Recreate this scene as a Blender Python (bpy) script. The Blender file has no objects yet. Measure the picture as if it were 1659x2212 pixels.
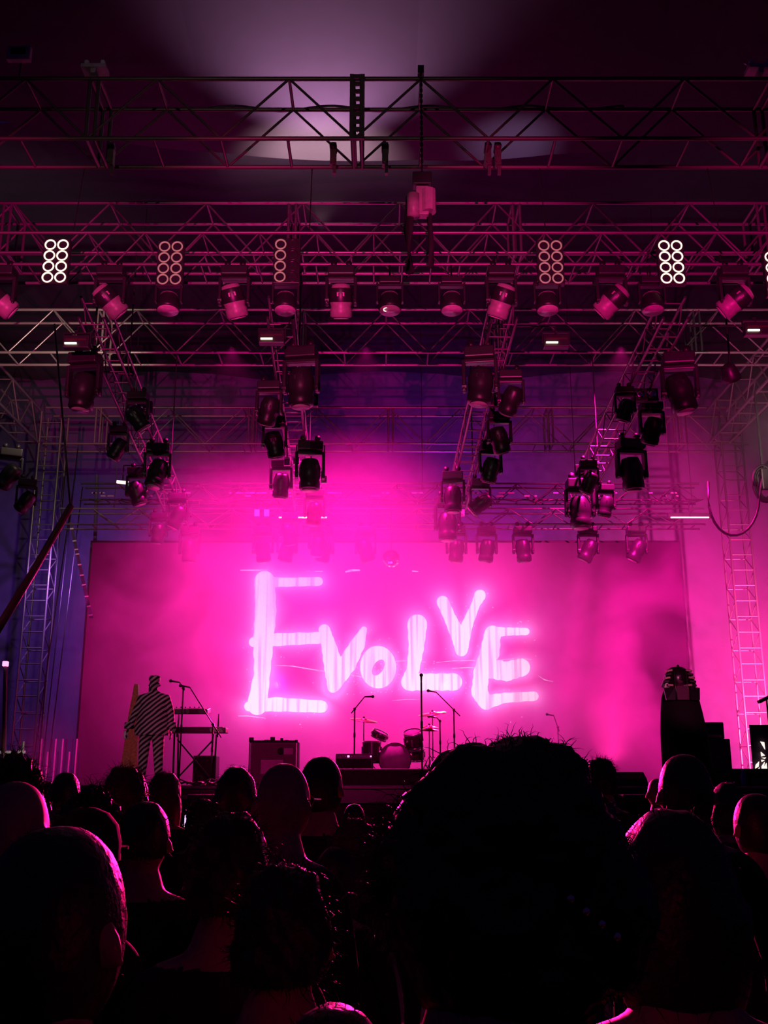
import bpy, bmesh, math, random
import numpy as np
from mathutils import Vector, Matrix, noise, Quaternion
C = bpy.context.scene.collection
S = bpy.context.scene
R = math.radians

# ---------------------------------------------------------------- camera
F, CZ = 2245.0, 1.72
TH = math.atan(600 / F)
cs, sn = math.cos(TH), math.sin(TH)
cam = bpy.data.objects.new('camera', bpy.data.cameras.new('camera'))
C.objects.link(cam)
cam.location = (0, 0, CZ)
cam.rotation_euler = (R(90) + TH, 0, 0)
cam.data.sensor_fit = 'VERTICAL'
cam.data.sensor_height = 36
cam.data.lens = 36 * F / 2212
cam.data.clip_start = .05
S.camera = cam
S.view_settings.view_transform = 'Standard'
S.view_settings.look = 'None'
S.view_settings.exposure = 0
S.view_settings.gamma = 1
S.view_settings.use_curve_mapping = False
cy = S.cycles
cy.max_bounces = 4; cy.diffuse_bounces = 2; cy.glossy_bounces = 2; cy.transmission_bounces = 2
cy.transparent_max_bounces = 8; cy.volume_bounces = 0
cy.volume_step_rate = 1.0
cy.use_adaptive_sampling = True; cy.adaptive_threshold = .03; cy.adaptive_min_samples = 16; cy.volume_max_steps = 64
cy.use_denoising = True
cy.sample_clamp_indirect = 4
cy.caustics_reflective = False; cy.caustics_refractive = False

def at(px, py, Y):
    u = (px - 829.5) / F; v = (1106 - py) / F; k = Y / (cs - v * sn)
    return Vector((u * k, Y, CZ + (sn + v * cs) * k))

# ---------------------------------------------------------------- world and lights
w = bpy.data.worlds.new('night'); S.world = w; w.use_nodes = True
w.node_tree.nodes['Background'].inputs[0].default_value = (.012, .004, .045, 1)
w.node_tree.nodes['Background'].inputs[1].default_value = .35

MAG = (1, .006, .34)
def lamp(kind, name, loc, power, col=MAG, aim=None, ang=60, blend=1, rad=.06):
    d = bpy.data.lights.new(name, kind); o = bpy.data.objects.new(name, d); C.objects.link(o)
    d.energy = power; d.color = col; o.location = loc; d.shadow_soft_size = rad
    if kind == 'SPOT':
        d.spot_size = R(ang); d.spot_blend = blend
        o.rotation_euler = (Vector(aim) - Vector(loc)).to_track_quat('-Z', 'Y').to_euler()
    return o
def area(name, loc, n, sx, sy, power, col=MAG, spread=180):
    d = bpy.data.lights.new(name, 'AREA'); o = bpy.data.objects.new(name, d); C.objects.link(o)
    d.shape = 'RECTANGLE'; d.size = sx; d.size_y = sy; d.spread = R(spread); d.energy = power; d.color = col; o.location = loc
    o.rotation_euler = Vector(n).to_track_quat('-Z', 'Y').to_euler(); return o
# added unseen magenta washes that light the haze: spots over the drums facing down and back, an area on the stage floor facing up and back
for x_, pw in ((-3.4, 9000), (-.4, 9500), (5.3, 15000)):
    lamp('SPOT', 'overhead_wash', (x_, 21.5, 11.3), pw, MAG, (x_ * 1.05, 24.2, 4), 100, 1)
area('haze_fill_low', (-1.8, 22.5, 2.3), (0, .12, 1), 5, 1.2, 260, spread=80)
lamp('SPOT', 'haze_fill_low', (5.0, 23.5, 2.3), 500, (1, .02, .32), (5.6, 23.6, 6), 120, 1, .3)
# low spots behind the drums aimed out over the crowd, giving the pink rims
for x_, ax in ((-2.3, -1.3), (1.3, .7)):
    lamp('SPOT', 'crowd_spot', (x_, 22.6, 3.9), 26000, (1, .006, .16), (ax, 2.5, 1.7), 36, 1, .03)
# added magenta front fills for bounce on the hanging lights, added violet fills on the tent wall
for x_ in (-6.2, -2.1, 2.1, 6.2):
    lamp('SPOT', 'front_bounce_fill', (x_ * .5, -6, 2.6), 22000, (1, .006, .28), (x_, 15, 9.7), 13, .7)
lamp('SPOT', 'violet_fill', (-8.5, 28.2, 8), 1200, (.50, .15, 1), (-9, 33.8, 6), 150, 1)
lamp('SPOT', 'violet_fill', (2, 28.2, 8.5), 1500, (.62, .02, .9), (2, 33.8, 10.5), 120, 1)
# added front fills on the backline and the two costumed performers
lamp('SPOT', 'backline_fill', (0, -9, 6.5), 5000, (1, .01, .30), (-1.2, 19, 3.0), 13, .8)
lamp('SPOT', 'performer_fill', (-6, -9, 6.5), 3000, (1, .33, .52), (-3.72, 16.3, 2.75), 5.5, .4)
lamp('SPOT', 'performer_fill', (6, -9, 6.5), 4500, (1, .14, .42), (4.75, 16.3, 3.3), 3.5, .6)
# added side light out of frame on the right, for the pink wall
lamp('SPOT', 'side_fill_light', (11.6, 24.5, 3.0), 34000, (1, .06, .28), (9.6, 33.8, 5.2), 88, 1)
# warm uplight on the roof canopy, warm white worklights behind the towers, added white fill from the front
lamp('SPOT', 'canopy_uplight', (-1.3, 19.0, 12.9), 4200, (1, .62, .58), (-1.35, 19.8, 15), 88, 1, .05)
lamp('SPOT', 'canopy_uplight', (-1.3, 19.4, 12.95), 1900, (1, .46, .78), (-1.15, 17.2, 15), 92, 1, .05)
lamp('SPOT', 'canopy_uplight', (2.75, 19.2, 12.95), 230, (.8, .52, .85), (2.7, 19.4, 15), 66, 1, .05)
lamp('SPOT', 'work_light', (-8.4, 25.5, 1.6), 12000, (1, .80, .60), (-9.8, 29.0, 8), 90, 1)
lamp('SPOT', 'work_light', (-6.3, 20.5, 10.6), 900, (1, .76, .58), (-10.0, 24, 12), 130, 1)  # added to lift the left side trusses to cream
lamp('POINT', 'work_light', (-7.72, 26.4, 1.35), 110, (1, .85, .7), rad=.05)
lamp('SPOT', 'work_light', (8.2, 20.0, 8.6), 350, (1, .62, .62), (10.0, 24, 12), 130, 1)
lamp('SPOT', 'front_warm_fill', (-3, -16, 5), 2000, (1, .70, .60), (-1.5, 29.5, 10.6), 22, .6)

# ---------------------------------------------------------------- materials
M = {}
def mat(name, col, rough=.5, metal=0, var=.15, scale=12, emit=None, estr=0, bump=0, spec=.5, sheen=0):
    m = bpy.data.materials.new(name); m.use_nodes = True; nt = m.node_tree; b = nt.nodes['Principled BSDF']
    n = nt.nodes.new('ShaderNodeTexNoise'); n.inputs['Scale'].default_value = scale; n.inputs['Detail'].default_value = 3
    tc = nt.nodes.new('ShaderNodeTexCoord'); nt.links.new(tc.outputs['Object'], n.inputs['Vector'])
    r = nt.nodes.new('ShaderNodeValToRGB')
    r.color_ramp.elements[0].position = .3; r.color_ramp.elements[1].position = .7
    r.color_ramp.elements[0].color = tuple(c * (1 - var) for c in col) + (1,)
    r.color_ramp.elements[1].color = tuple(min(1, c * (1 + var)) for c in col) + (1,)
    nt.links.new(n.outputs[0], r.inputs[0]); nt.links.new(r.outputs[0], b.inputs['Base Color'])
    b.inputs['Roughness'].default_value = rough; b.inputs['Metallic'].default_value = metal
    b.inputs['Specular IOR Level'].default_value = spec
    if emit:
        b.inputs['Emission Color'].default_value = emit + (1,); b.inputs['Emission Strength'].default_value = estr
    if bump:
        bp = nt.nodes.new('ShaderNodeBump'); bp.inputs['Strength'].default_value = bump; bp.inputs['Distance'].default_value = .01
        nt.links.new(n.outputs[0], bp.inputs['Height']); nt.links.new(bp.outputs[0], b.inputs['Normal'])
    M[name] = m
    return m
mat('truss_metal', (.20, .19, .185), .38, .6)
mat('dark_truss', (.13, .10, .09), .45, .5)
mat('black_metal', (.012, .012, .013), .45, 0)
mat('black_plastic', (.02, .02, .022), .38)
mat('grey_body', (.36, .26, .30), .4)
mat('chrome', (.75, .74, .73), .18, 1)
mat('lens', (.55, .38, .48), .25, 0)
mat('white_block', (.8, .78, .8), .5)
mat('black_cloth', (.012, .01, .012), .85, bump=.3)
mat('deck', (.035, .03, .035), .4, bump=.2)
mat('asphalt', (.03, .03, .03), .9, bump=.3)
mat('night_cloth', (.010, .008, .026), .9, scale=3)
mat('tent', (.07, .05, .13), .9, scale=3)
mat('canopy', (.028, .024, .042), .9, scale=2, var=.06)
mat('skin', (.38, .20, .15), .5)
mat('skin_dark', (.14, .07, .05), .5)
mat('hair_dark', (.012, .007, .006), .42, bump=.4, scale=60)
mat('hair_brown', (.045, .02, .012), .42, bump=.4, scale=60)
mat('hair_red', (.10, .022, .012), .45, bump=.4, scale=60)
mat('shirt_black', (.012, .012, .014), .9, bump=.4)
mat('shirt_purple', (.05, .02, .05), .9, bump=.4)
mat('trousers', (.012, .012, .02), .9)
mat('shoe', (.01, .01, .01), .5)
mat('gold', (.55, .30, .26), .22, .8)
mat('dark_gloss', (.03, .012, .02), .22, 0)
mat('cymbal', (.55, .40, .2), .3, 1)
mat('drum_shell', (.08, .03, .05), .25, 0)
mat('drum_skin', (.55, .5, .52), .6)
mat('amp_grille', (.16, .10, .12), .8, var=.5, scale=160, bump=.5)
mat('paper', (.5, .42, .45), .8)
mat('wood_orange', (.45, .10, .02), .5, var=.4, scale=25)
mat('red_tube', (.05, .006, .012), .5)
mat('plum', (.22, .04, .12), .3)
mat('blue_plastic', (.05, .1, .5), .3)
mat('gleam_cream', (.6, .5, .4), .3, emit=(1, .80, .58), estr=1.6)  # light caught by bank rings and reflectors, put in as emission
mat('gleam_dim', (.3, .25, .2), .3, emit=(1, .66, .5), estr=.16)
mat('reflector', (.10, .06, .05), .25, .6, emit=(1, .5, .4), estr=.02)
mat('led_pink', (1, .5, .9), .3, emit=(1, .35, .85), estr=2.2)
mat('led_gap', (.5, .02, .2), .5, emit=(1, .03, .35), estr=1.1)
mat('tube_warm', (1, .9, .7), .3, emit=(1, .83, .55), estr=3)
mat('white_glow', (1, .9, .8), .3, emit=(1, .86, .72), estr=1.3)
mat('pink_spark', (1, .4, .8), .3, emit=(1, .3, .75), estr=2)
mat('phone_screen', (.6, .5, .9), .3, emit=(.7, .6, 1), estr=1.2)
mat('mirror', (.8, .8, .82), .08, 1)

def striped():
    m = bpy.data.materials.new('striped_fabric'); m.use_nodes = True; nt = m.node_tree; b = nt.nodes['Principled BSDF']
    tc = nt.nodes.new('ShaderNodeTexCoord'); mp = nt.nodes.new('ShaderNodeMapping'); wv = nt.nodes.new('ShaderNodeTexWave')
    mp.inputs['Rotation'].default_value = (0, R(50), 0)
    wv.inputs['Scale'].default_value = 4.9; wv.inputs['Distortion'].default_value = 1.4; wv.inputs['Detail'].default_value = 1; wv.inputs['Detail Scale'].default_value = 1.2
    wv.bands_direction = 'X'
    r = nt.nodes.new('ShaderNodeValToRGB'); r.color_ramp.elements[0].position = .50; r.color_ramp.elements[1].position = .58
    r.color_ramp.elements[0].color = (.012, .006, .01, 1); r.color_ramp.elements[1].color = (.55, .45, .48, 1)
    nt.links.new(tc.outputs['Object'], mp.inputs[0]); nt.links.new(mp.outputs[0], wv.inputs[0]); nt.links.new(wv.outputs[0], r.inputs[0])
    nt.links.new(r.outputs[0], b.inputs['Base Color']); b.inputs['Roughness'].default_value = .8
    M['striped'] = m
striped()

# ---------------------------------------------------------------- mesh helpers
class G:
    def __init__(s): s.bm = bmesh.new(); s.mi = 0
    def _tag(s, n0):
        s.bm.faces.ensure_lookup_table()
        for f in s.bm.faces[n0:]: f.material_index = s.mi; f.smooth = getattr(s, 'sm', False)
    def box(s, c, d, rot=None, bev=0):
        n0 = len(s.bm.faces)
        mt = Matrix.Translation(c) @ (rot.to_4x4() if rot is not None else Matrix.Identity(4)) @ Matrix.Diagonal((*d, 1))
        r = bmesh.ops.create_cube(s.bm, size=1, matrix=mt)
        if bev:
            es = list({e for v in r['verts'] for e in v.link_edges})
            bmesh.ops.bevel(s.bm, geom=es, offset=bev, segments=2, affect='EDGES', profile=.6)
        s.sm = False; s._tag(n0); return s
    def cyl(s, a, b, r0, r1=None, seg=12, caps=True):
        a, b = Vector(a), Vector(b); d = b - a; n0 = len(s.bm.faces)
        mt = Matrix.Translation((a + b) / 2) @ d.to_track_quat('Z', 'Y').to_matrix().to_4x4()
        bmesh.ops.create_cone(s.bm, cap_ends=caps, segments=seg, radius1=r0, radius2=r0 if r1 is None else r1, depth=d.length, matrix=mt)
        s.sm = seg > 6; s._tag(n0); return s
    def sph(s, c, r, sc=(1, 1, 1), sub=2, rot=None):
        n0 = len(s.bm.faces)
        mt = Matrix.Translation(c) @ (rot.to_4x4() if rot is not None else Matrix.Identity(4)) @ Matrix.Diagonal((*sc, 1))
        bmesh.ops.create_icosphere(s.bm, subdivisions=sub, radius=r, matrix=mt)
        s.sm = True; s._tag(n0); return s
    def tube(s, pts, r, seg=6, radii=None):
        pts = [Vector(p) for p in pts]; n0 = len(s.bm.faces); rings = []
        for i, p in enumerate(pts):
            d = (pts[min(i + 1, len(pts) - 1)] - pts[max(i - 1, 0)]).normalized()
            q = d.to_track_quat('Z', 'Y'); rr = radii[i] if radii else r
            rings.append([s.bm.verts.new(p + q @ Vector((rr * math.cos(k * 2 * math.pi / seg), rr * math.sin(k * 2 * math.pi / seg), 0))) for k in range(seg)])
        for a, b in zip(rings, rings[1:]):
            for k in range(seg): s.bm.faces.new((a[k], a[(k + 1) % seg], b[(k + 1) % seg], b[k]))
        s.bm.faces.new(rings[0][::-1]); s.bm.faces.new(rings[-1])
        s.sm = True; s._tag(n0); return s
    def lathe(s, prof, seg=20, sx=1, sy=1, c=(0, 0, 0), caps=True, fold=0):
        n0 = len(s.bm.faces); rings = []
        for r, z in prof:
            rings.append([s.bm.verts.new((c[0] + sx * r * (1 + fold * math.sin(7 * a * 2 * math.pi / seg)) * math.cos(a * 2 * math.pi / seg), c[1] + sy * r * (1 + fold * math.sin(7 * a * 2 * math.pi / seg)) * math.sin(a * 2 * math.pi / seg), c[2] + z)) for a in range(seg)])
        for a, b in zip(rings, rings[1:]):
            for k in range(seg): s.bm.faces.new((a[k], a[(k + 1) % seg], b[(k + 1) % seg], b[k]))
        if caps: s.bm.faces.new(rings[0][::-1]); s.bm.faces.new(rings[-1])
        s.sm = True; s._tag(n0); return s
    def poly(s, pts, th, n):   # flat outline with thickness along n
        n0 = len(s.bm.faces); n = Vector(n) * th
        a = [s.bm.verts.new(p) for p in pts]; b = [s.bm.verts.new(Vector(p) + n) for p in pts]; k = len(a)
        s.bm.faces.new(a); s.bm.faces.new(b[::-1])
        for i in range(k): s.bm.faces.new((a[i], b[i], b[(i + 1) % k], a[(i + 1) % k]))
        s.sm = False; s._tag(n0); return s
    def mesh(s, name, mats):
        me = bpy.data.meshes.new(name); s.bm.normal_update(); s.bm.to_mesh(me); s.bm.free()
        for m in ([mats] if isinstance(mats, str) else mats): me.materials.append(M[m])
        return me
    def build(s, name, mats, parent=None, loc=(0, 0, 0), rot=(0, 0, 0)):
        return link(name, s.mesh(name, mats), parent, loc, rot)
def link(name, me, parent=None, loc=(0, 0, 0), rot=(0, 0, 0)):
    o = bpy.data.objects.new(name, me); C.objects.link(o); o.location = loc; o.rotation_euler = rot
    if parent: o.parent = parent
    return o
def tag(o, label, cat, group=None, kind=None):
    o['label'] = label; o['category'] = cat
    if group: o['group'] = group
    if kind: o['kind'] = kind
    return o
def thing(name, label, cat, loc=(0, 0, 0), rot=(0, 0, 0), group=None):
    o = bpy.data.objects.new(name, None); C.objects.link(o); o.location = loc; o.rotation_euler = rot
    o.empty_display_size = .1
    return tag(o, label, cat, group)
def struct(o): o['kind'] = 'structure'; return o
def dup(o, parent=None):
    c = o.copy(); C.objects.link(c); c.parent = parent
    for ch in o.children: dup(ch, c)
    return c
ORD = 'first second third fourth fifth sixth seventh eighth ninth tenth eleventh twelfth'.split()

_unit = {}
def unit(m, seg=8):
    k = (m, seg)
    if k not in _unit:
        g = G(); g.cyl((0, 0, 0), (0, 0, 1), 1, seg=seg, caps=False); _unit[k] = g.mesh('bar', m)
    return _unit[k]
def bar(name, a, b, r, m, parent):
    a, b = Vector(a), Vector(b); d = b - a
    o = bpy.data.objects.new(name, unit(m)); C.objects.link(o); o.parent = parent
    o.location = a; o.rotation_mode = 'QUATERNION'; o.rotation_quaternion = d.to_track_quat('Z', 'Y')
    o.scale = (r, r, d.length); return o

def truss(name, label, a, b, w, h, bay, m='dark_truss', rc=.032, rb=.018, phase=0, hz=(0, 0, 1), cat='truss', joints=(), group=None):
    """box truss from a to b (centre of its bottom-front edge line), width w sideways, height h along hz"""
    a, b = Vector(a), Vector(b); L = (b - a).length; d = (b - a).normalized(); up = Vector(hz).normalized()
    up = (up - d * up.dot(d)).normalized(); side = up.cross(d)   # for d=+x: side=+y
    t = thing(name, label, cat, a, group=group)
    def P(x, s, u): return d * x + side * (s * w) + up * (u * h)
    for s in (0, 1):
        for u in (0, 1): bar('chord', P(0, s, u), P(L, s, u), rc, m, t)
    n = int(L / bay) + 1; x = phase
    while x < L:
        x0, x1, x2 = x, x + bay / 2, x + bay
        for s in (0, 1):
            if x1 < L: bar('brace', P(x0, s, 1), P(x1, s, 0), rb, m, t)
            if x2 < L: bar('brace', P(x1, s, 0), P(x2, s, 1), rb, m, t)
        bar('strut', P(x0, 0, 1), P(x0, 1, 1), rb * 1.15, m, t)
        bar('strut', P(x0, 0, 0), P(x0, 1, 0), rb * 1.15, m, t)
        if x1 < L: bar('strut', P(x1, 0, 0), P(x1, 1, 0), rb * 1.15, m, t)
        x += bay
    for j in joints:
        for dx in (-.07, .07):
            for s in (0, 1): bar('post', P(j + dx, s, 0), P(j + dx, s, 1), rb * 1.5, m, t)
            for u in (0, 1): bar('strut', P(j + dx, 0, u), P(j + dx, 1, u), rb * 1.6, m, t)
    return t

# ---------------------------------------------------------------- setting
struct(G().box((0, 20, -.1), (60, 60, .2)).build('floor', 'asphalt'))
g = G().box((0, 22.5, 1.66), (19, 15, .24)); st = struct(g.build('floor_stage', 'deck'))
sk = struct(G().box((0, 15.15, .8), (18.6, .06, 1.55)).build('wall_stage_front', 'black_cloth'))
bar('trim_rail', (-9.5, 14.97, 1.745), (9.5, 14.97, 1.745), .018, 'truss_metal', None)['kind'] = 'structure'
struct(G().box((0, 34, 8.5), (60, .2, 17)).build('wall_back', 'tent'))
# tent ceiling high over the stage, with sagging cloth
g = G(); nx, ny = 28, 8
vs = [[g.bm.verts.new((-28 + 2 * i, 19.8 + j * 1.78, 15.5 + .35 * abs(math.sin(i * math.pi / 4)) + 1.2 * math.sin(j * math.pi / 8))) for i in range(nx + 1)] for j in range(ny + 1)]
for j in range(ny):
    for i in range(nx): g.bm.faces.new((vs[j][i], vs[j][i + 1], vs[j + 1][i + 1], vs[j + 1][i]))
struct(g.build('ceiling', 'night_cloth'))
# front roof canopy of two cloth panels with curved hems, seam at x = .5
def canopy_panel(x0, x1, name):
    g = G(); n, mm = 24, 14; V = []
    for j in range(mm + 1):
        row = []
        for i in range(n + 1):
            s = i / n; x = x0 + (x1 - x0) * s; t = j / mm
            yh = 20.0 - .018 * (x - .3) ** 2
            zz = 15.0 + .05 * (2 * s - 1) ** 2 + .15 * t + .03 * max(0, abs(x - .4) - 4.5)
            row.append(g.bm.verts.new((x, yh * (1 - t) + 10.0 * t, zz)))
        V.append(row)
    for j in range(mm):
        for i in range(n): g.bm.faces.new((V[j][i], V[j][i + 1], V[j + 1][i + 1], V[j + 1][i]))
    g.sm = True; g._tag(0)
    return g
cp = thing('roof_canopy', 'large pale cloth roof canopy above the front truss, lit warm from below', 'canopy', (0, 0, 0)); cp['kind'] = 'structure'
for k, (x0, x1) in enumerate(((-13.5, -7.6), (-7.6, -3.6), (-3.6, .62), (.62, 3.6), (3.6, 8.2), (8.2, 13))):
    canopy_panel(x0, x1, 'panel').build('cloth_panel', 'canopy', cp)

# ---------------------------------------------------------------- main trusses
def cross(name, label, Y, x0, x1, zb, h, w, bay, node_px, node_py, **k):
    nx_ = at(node_px, node_py, Y).x
    return truss(name, label, (x0, Y, zb), (x1, Y, zb), w, h, bay, phase=(nx_ - x0) % bay, **k)
ZT = 1.72
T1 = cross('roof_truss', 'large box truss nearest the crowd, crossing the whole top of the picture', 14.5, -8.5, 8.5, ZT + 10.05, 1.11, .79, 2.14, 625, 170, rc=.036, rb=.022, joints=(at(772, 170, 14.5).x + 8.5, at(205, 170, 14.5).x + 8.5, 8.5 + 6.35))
T2 = cross('roof_truss', 'second box truss back, just above the row of front spotlights', 18.2, -11, 11, ZT + 10.05, 1.11, .79, 1.9, 655, 437, rc=.034, rb=.02, m='truss_metal', joints=(3.6, 9.2, 13.6, 18.4))
T3 = cross('roof_truss', 'third box truss back, seen through the gap below the front spotlights', 22.9, -12, 12, ZT + 10.05, 1.11, .75, 2.0, 475, 667, rc=.034, rb=.018, m='truss_metal', joints=(5.2, 10.0, 14.8, 19.5))
T4 = cross('roof_truss', 'rearmost high box truss, joining the two towers', 29.5, -10.2, 10.9, ZT + 10.0, 1.15, .75, 2.2, 840, 890, rc=.036, rb=.02, m='truss_metal', joints=(1.6, 6.2, 10.4, 15.2, 19.2))
# upright plate with slots in the middle of the nearest truss
p = at(772, 165, 14.46)
g = G()
for dx in (-.085, .085): g.box((dx, 0, 0), (.07, .03, 1.2))
for k in range(9): g.box((0, 0, -.56 + .14 * k), (.11, .025, .075))
pl = g.build('splice_plate', 'dark_truss', T1, Vector((p.x, 14.44, ZT + 10.6)) - T1.location)
for px in (720, 832, 1054, 1075, 240):
    p = at(px, 335, 14.9); g = G(); g.box((0, 0, 0), (.10, .12, .4)).cyl((0, -.1, .12), (0, .1, .12), .06).cyl((0, -.1, -.14), (0, .1, -.14), .05).box((.02, .04, -.26), (.05, .08, .14))
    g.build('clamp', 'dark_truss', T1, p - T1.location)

# front lighting truss
LT = cross('lighting_truss', 'slimmer box truss carrying the front row of spotlights and lamp banks', 15.0, -6.5, 6.9, ZT + 8.1, .56, .64, .92, 560, 503, rc=.028, rb=.014, m='truss_metal')
# rear lighting truss above the screen
RT = cross('lighting_truss', 'hazy low box truss directly above the top edge of the video screen', 26.0, -8.4, 8.3, ZT + 6.62, .42, .5, 1.2, 700, 1110, rc=.026, rb=.016, m='truss_metal')
RT2 = cross('lighting_truss', 'thin dark truss hung with cables above the low rear truss', 25.0, -7.6, 7.9, ZT + 7.0, .42, .4, 1.0, 600, 1060, rc=.024, rb=.014, m='black_metal')
g = G(); random.seed(5)
for k in range(46):
    x = random.uniform(-7.4, 7.6); l = random.uniform(.2, .55)
    g.tube([(x, 0, 0), (x + l * .5, .02, -.10 * random.random() - .03), (x + l, 0, 0)], .018, 5)
g.build('cable_bundle', 'black_metal', RT2, (7.6, -.05, .0))['kind'] = 'stuff'
g = G()
for k in range(60):
    x = random.uniform(-7.4, 7.6); g.box((x, 0, random.choice((.16, .24))), (random.uniform(.05, .18), .03, .03))
g.build('connector_row', 'grey_body', RT2, (7.6, -.12, -.1))['kind'] = 'stuff'

# four depth trusses
def Lz(Y): return 7.8 + ZT - .131 * (Y - 15.5)
DX = (-4.75, -1.55, 2.25, 5.15)
LP = []
for i, x in enumerate(DX):
    a = Vector((x, 16.15, Lz(16.15))); b = Vector((x - .25, 26.0 - (i in (2, 3)) * 1.5, Lz(26.0 - (i in (2, 3)) * 1.5)))
    lab = ('stage-depth truss furthest left, running back from above the striped performer', 'stage-depth truss vanishing into pink haze over the letters E and V',
           'stage-depth truss over the drum kit, right of the hanging hoist', 'stage-depth truss running back above the robed performer')[i]
    t = truss('lighting_truss', lab, a, b, .42, .42, .8, rc=.026, rb=.012, m='truss_metal', phase=.2)
    LP.append((a, b))
def zceil(x, Y):
    jj = (Y - 19.8) / 1.78; return 15.5 + .35 * abs(math.sin((x + 28) / 2 * math.pi / 4)) + 1.2 * math.sin(jj * math.pi / 8)
def wire(t, a, b, r=.009): bar('suspension_wire', Vector(a) - t.location, Vector(b) - t.location, r, 'black_metal', t)
for x in (-5, -1.2, 2.6, 5.4): wire(LT, (x, 15.0, ZT + 8.66), (x, 15.29, ZT + 10.05))
for (a_, b_), o in zip(LP, [o for o in C.objects if o.get('category') == 'truss' and 'stage-depth' in o['label']]):
    for Y in (18.2, 22.9):
        t_ = (Y - a_.y) / (b_.y - a_.y); x = a_.x + (b_.x - a_.x) * t_; wire(o, (x, Y, Lz(Y) + .42), (x, Y, ZT + 10.05), .014)
for x in (-7, -3, 1, 5, 8): wire(RT, (x, 26.0, ZT + 7.04), (x, 26.0, zceil(x, 26)))
for x in (-6.4, -2, 2.8, 7.2): wire(RT2, (x, 25.0, ZT + 7.42), (x, 25.0, zceil(x, 25)))
# side trusses and towers
for s, lab, x in ((-1, 'side roof truss running from the left edge back to the left tower', -10.3), (1, 'side roof truss running from the right edge back to the right tower', 10.3)):
    truss('roof_truss', lab, (x, 17, ZT + 10.0), (x, 29.4, ZT + 10.0), .6, 1.0, 1.6, m='truss_metal', rc=.04, rb=.02, phase=.3)
for lab, px in (('lattice tower lit warm white at the left of the stage', 108), ('lattice tower fading into pink haze at the right of the stage', 1578)):
    p = at(px, 965, 29.5)
    truss('stage_tower', lab, (p.x - .3, 29.4, 0), (p.x - .3, 29.4, ZT + 11.0), .62, .62, .9, m='truss_metal', rc=.032, rb=.017, phase=.2, hz=(0, 1, 0), cat='tower')

# ---------------------------------------------------------------- video screen with the word
SY = 27.0
sx0, sz0 = at(200, 1172, SY).x, 1.80
sx1, sz1 = at(1466, 1172, SY).x, at(830, 1172, SY).z
def cp2(x, y): return (480 + x * .4581, 1180 + y * .4581)
LET = {
 'letter_e': [[(200, 165, 48), (205, 300, 50), (195, 440, 48), (188, 600, 38), (165, 750, 46)], [(185, 168, 26), (300, 170, 21), (455, 166, 20)], [(150, 452, 24), (260, 440, 30), (455, 432, 27)], [(128, 755, 24), (250, 745, 34), (470, 756, 28)]],
 'letter_v': [[(482, 395, 27), (505, 480, 36), (528, 580, 46), (522, 665, 26)], [(668, 392, 14), (640, 460, 34), (585, 560, 44), (530, 660, 26)]],
 'letter_l': [[(920, 368, 46), (915, 480, 36), (900, 580, 30), (885, 640, 41)], [(885, 640, 41), (980, 640, 40), (1090, 640, 41)]],
 'letter_v_raised': [[(1040, 262, 28), (1075, 340, 28), (1118, 430, 36), (1128, 490, 29)], [(1216, 232, 27), (1195, 275, 20), (1155, 370, 26), (1130, 485, 29)]],
 'letter_e_last': [[(1275, 412, 38), (1262, 500, 46), (1222, 600, 38), (1212, 690, 37), (1245, 735, 36)], [(1275, 405, 26), (1350, 402, 19), (1432, 402, 17)], [(1255, 575, 46), (1340, 590, 46), (1410, 572, 42)], [(1245, 735, 33), (1330, 715, 24), (1470, 707, 22)]]}
def W(cx, cyy, off): 
    a = cp2(cx, cyy); return at(a[0], a[1], SY - off)
segs = []
for ss in LET.values():
    for st_ in ss:
        for a, b in zip(st_, st_[1:]):
            pa, pb = W(a[0], a[1], 0), W(b[0], b[1], 0); segs.append((pa.x, pa.z, pb.x, pb.z, a[2] * .4581 / 80.9))
for k in range(12):
    a = k * math.pi / 6; b = a + math.pi / 6
    pa, pb = W(735 + 60 * math.cos(a), 570 + 68 * math.sin(a), 0), W(735 + 60 * math.cos(b), 570 + 68 * math.sin(b), 0); segs.append((pa.x, pa.z, pb.x, pb.z, .18))
nx, nz = 400, 170
X, Z = np.meshgrid(np.linspace(sx0, sx1, nx), np.linspace(sz0, sz1, nz))
D = np.full(X.shape, 99.)
for ax, az, bx, bz, r in segs:
    dx, dz = bx - ax, bz - az; t = np.clip(((X - ax) * dx + (Z - az) * dz) / (dx * dx + dz * dz + 1e-9), 0, 1)
    D = np.minimum(D, np.hypot(X - ax - t * dx, Z - az - t * dz) - r)
D = np.maximum(D, 0)
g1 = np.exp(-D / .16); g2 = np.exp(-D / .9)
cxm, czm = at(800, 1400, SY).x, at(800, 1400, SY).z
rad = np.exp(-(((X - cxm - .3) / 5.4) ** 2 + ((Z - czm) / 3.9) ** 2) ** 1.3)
base = .05 + 1.05 * rad + .35 * g2  # letter halo and magenta glow painted into the screen colours
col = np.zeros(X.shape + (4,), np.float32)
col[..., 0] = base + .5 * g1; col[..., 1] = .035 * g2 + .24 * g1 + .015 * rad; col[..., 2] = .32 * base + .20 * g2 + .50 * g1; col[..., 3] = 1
me = bpy.data.meshes.new('screen_panel')
vv = np.stack([X, np.full(X.shape, SY), Z], -1).reshape(-1, 3)
I = np.arange(nx * nz).reshape(nz, nx)
ff = np.stack([I[:-1, :-1], I[:-1, 1:], I[1:, 1:], I[1:, :-1]], -1).reshape(-1, 4)
me.from_pydata(vv.tolist(), [], ff.tolist())
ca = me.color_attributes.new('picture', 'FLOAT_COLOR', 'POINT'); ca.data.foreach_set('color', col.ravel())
m = bpy.data.materials.new('screen_picture_glow'); m.use_nodes = True; nt = m.node_tree; nt.nodes.clear()
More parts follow.
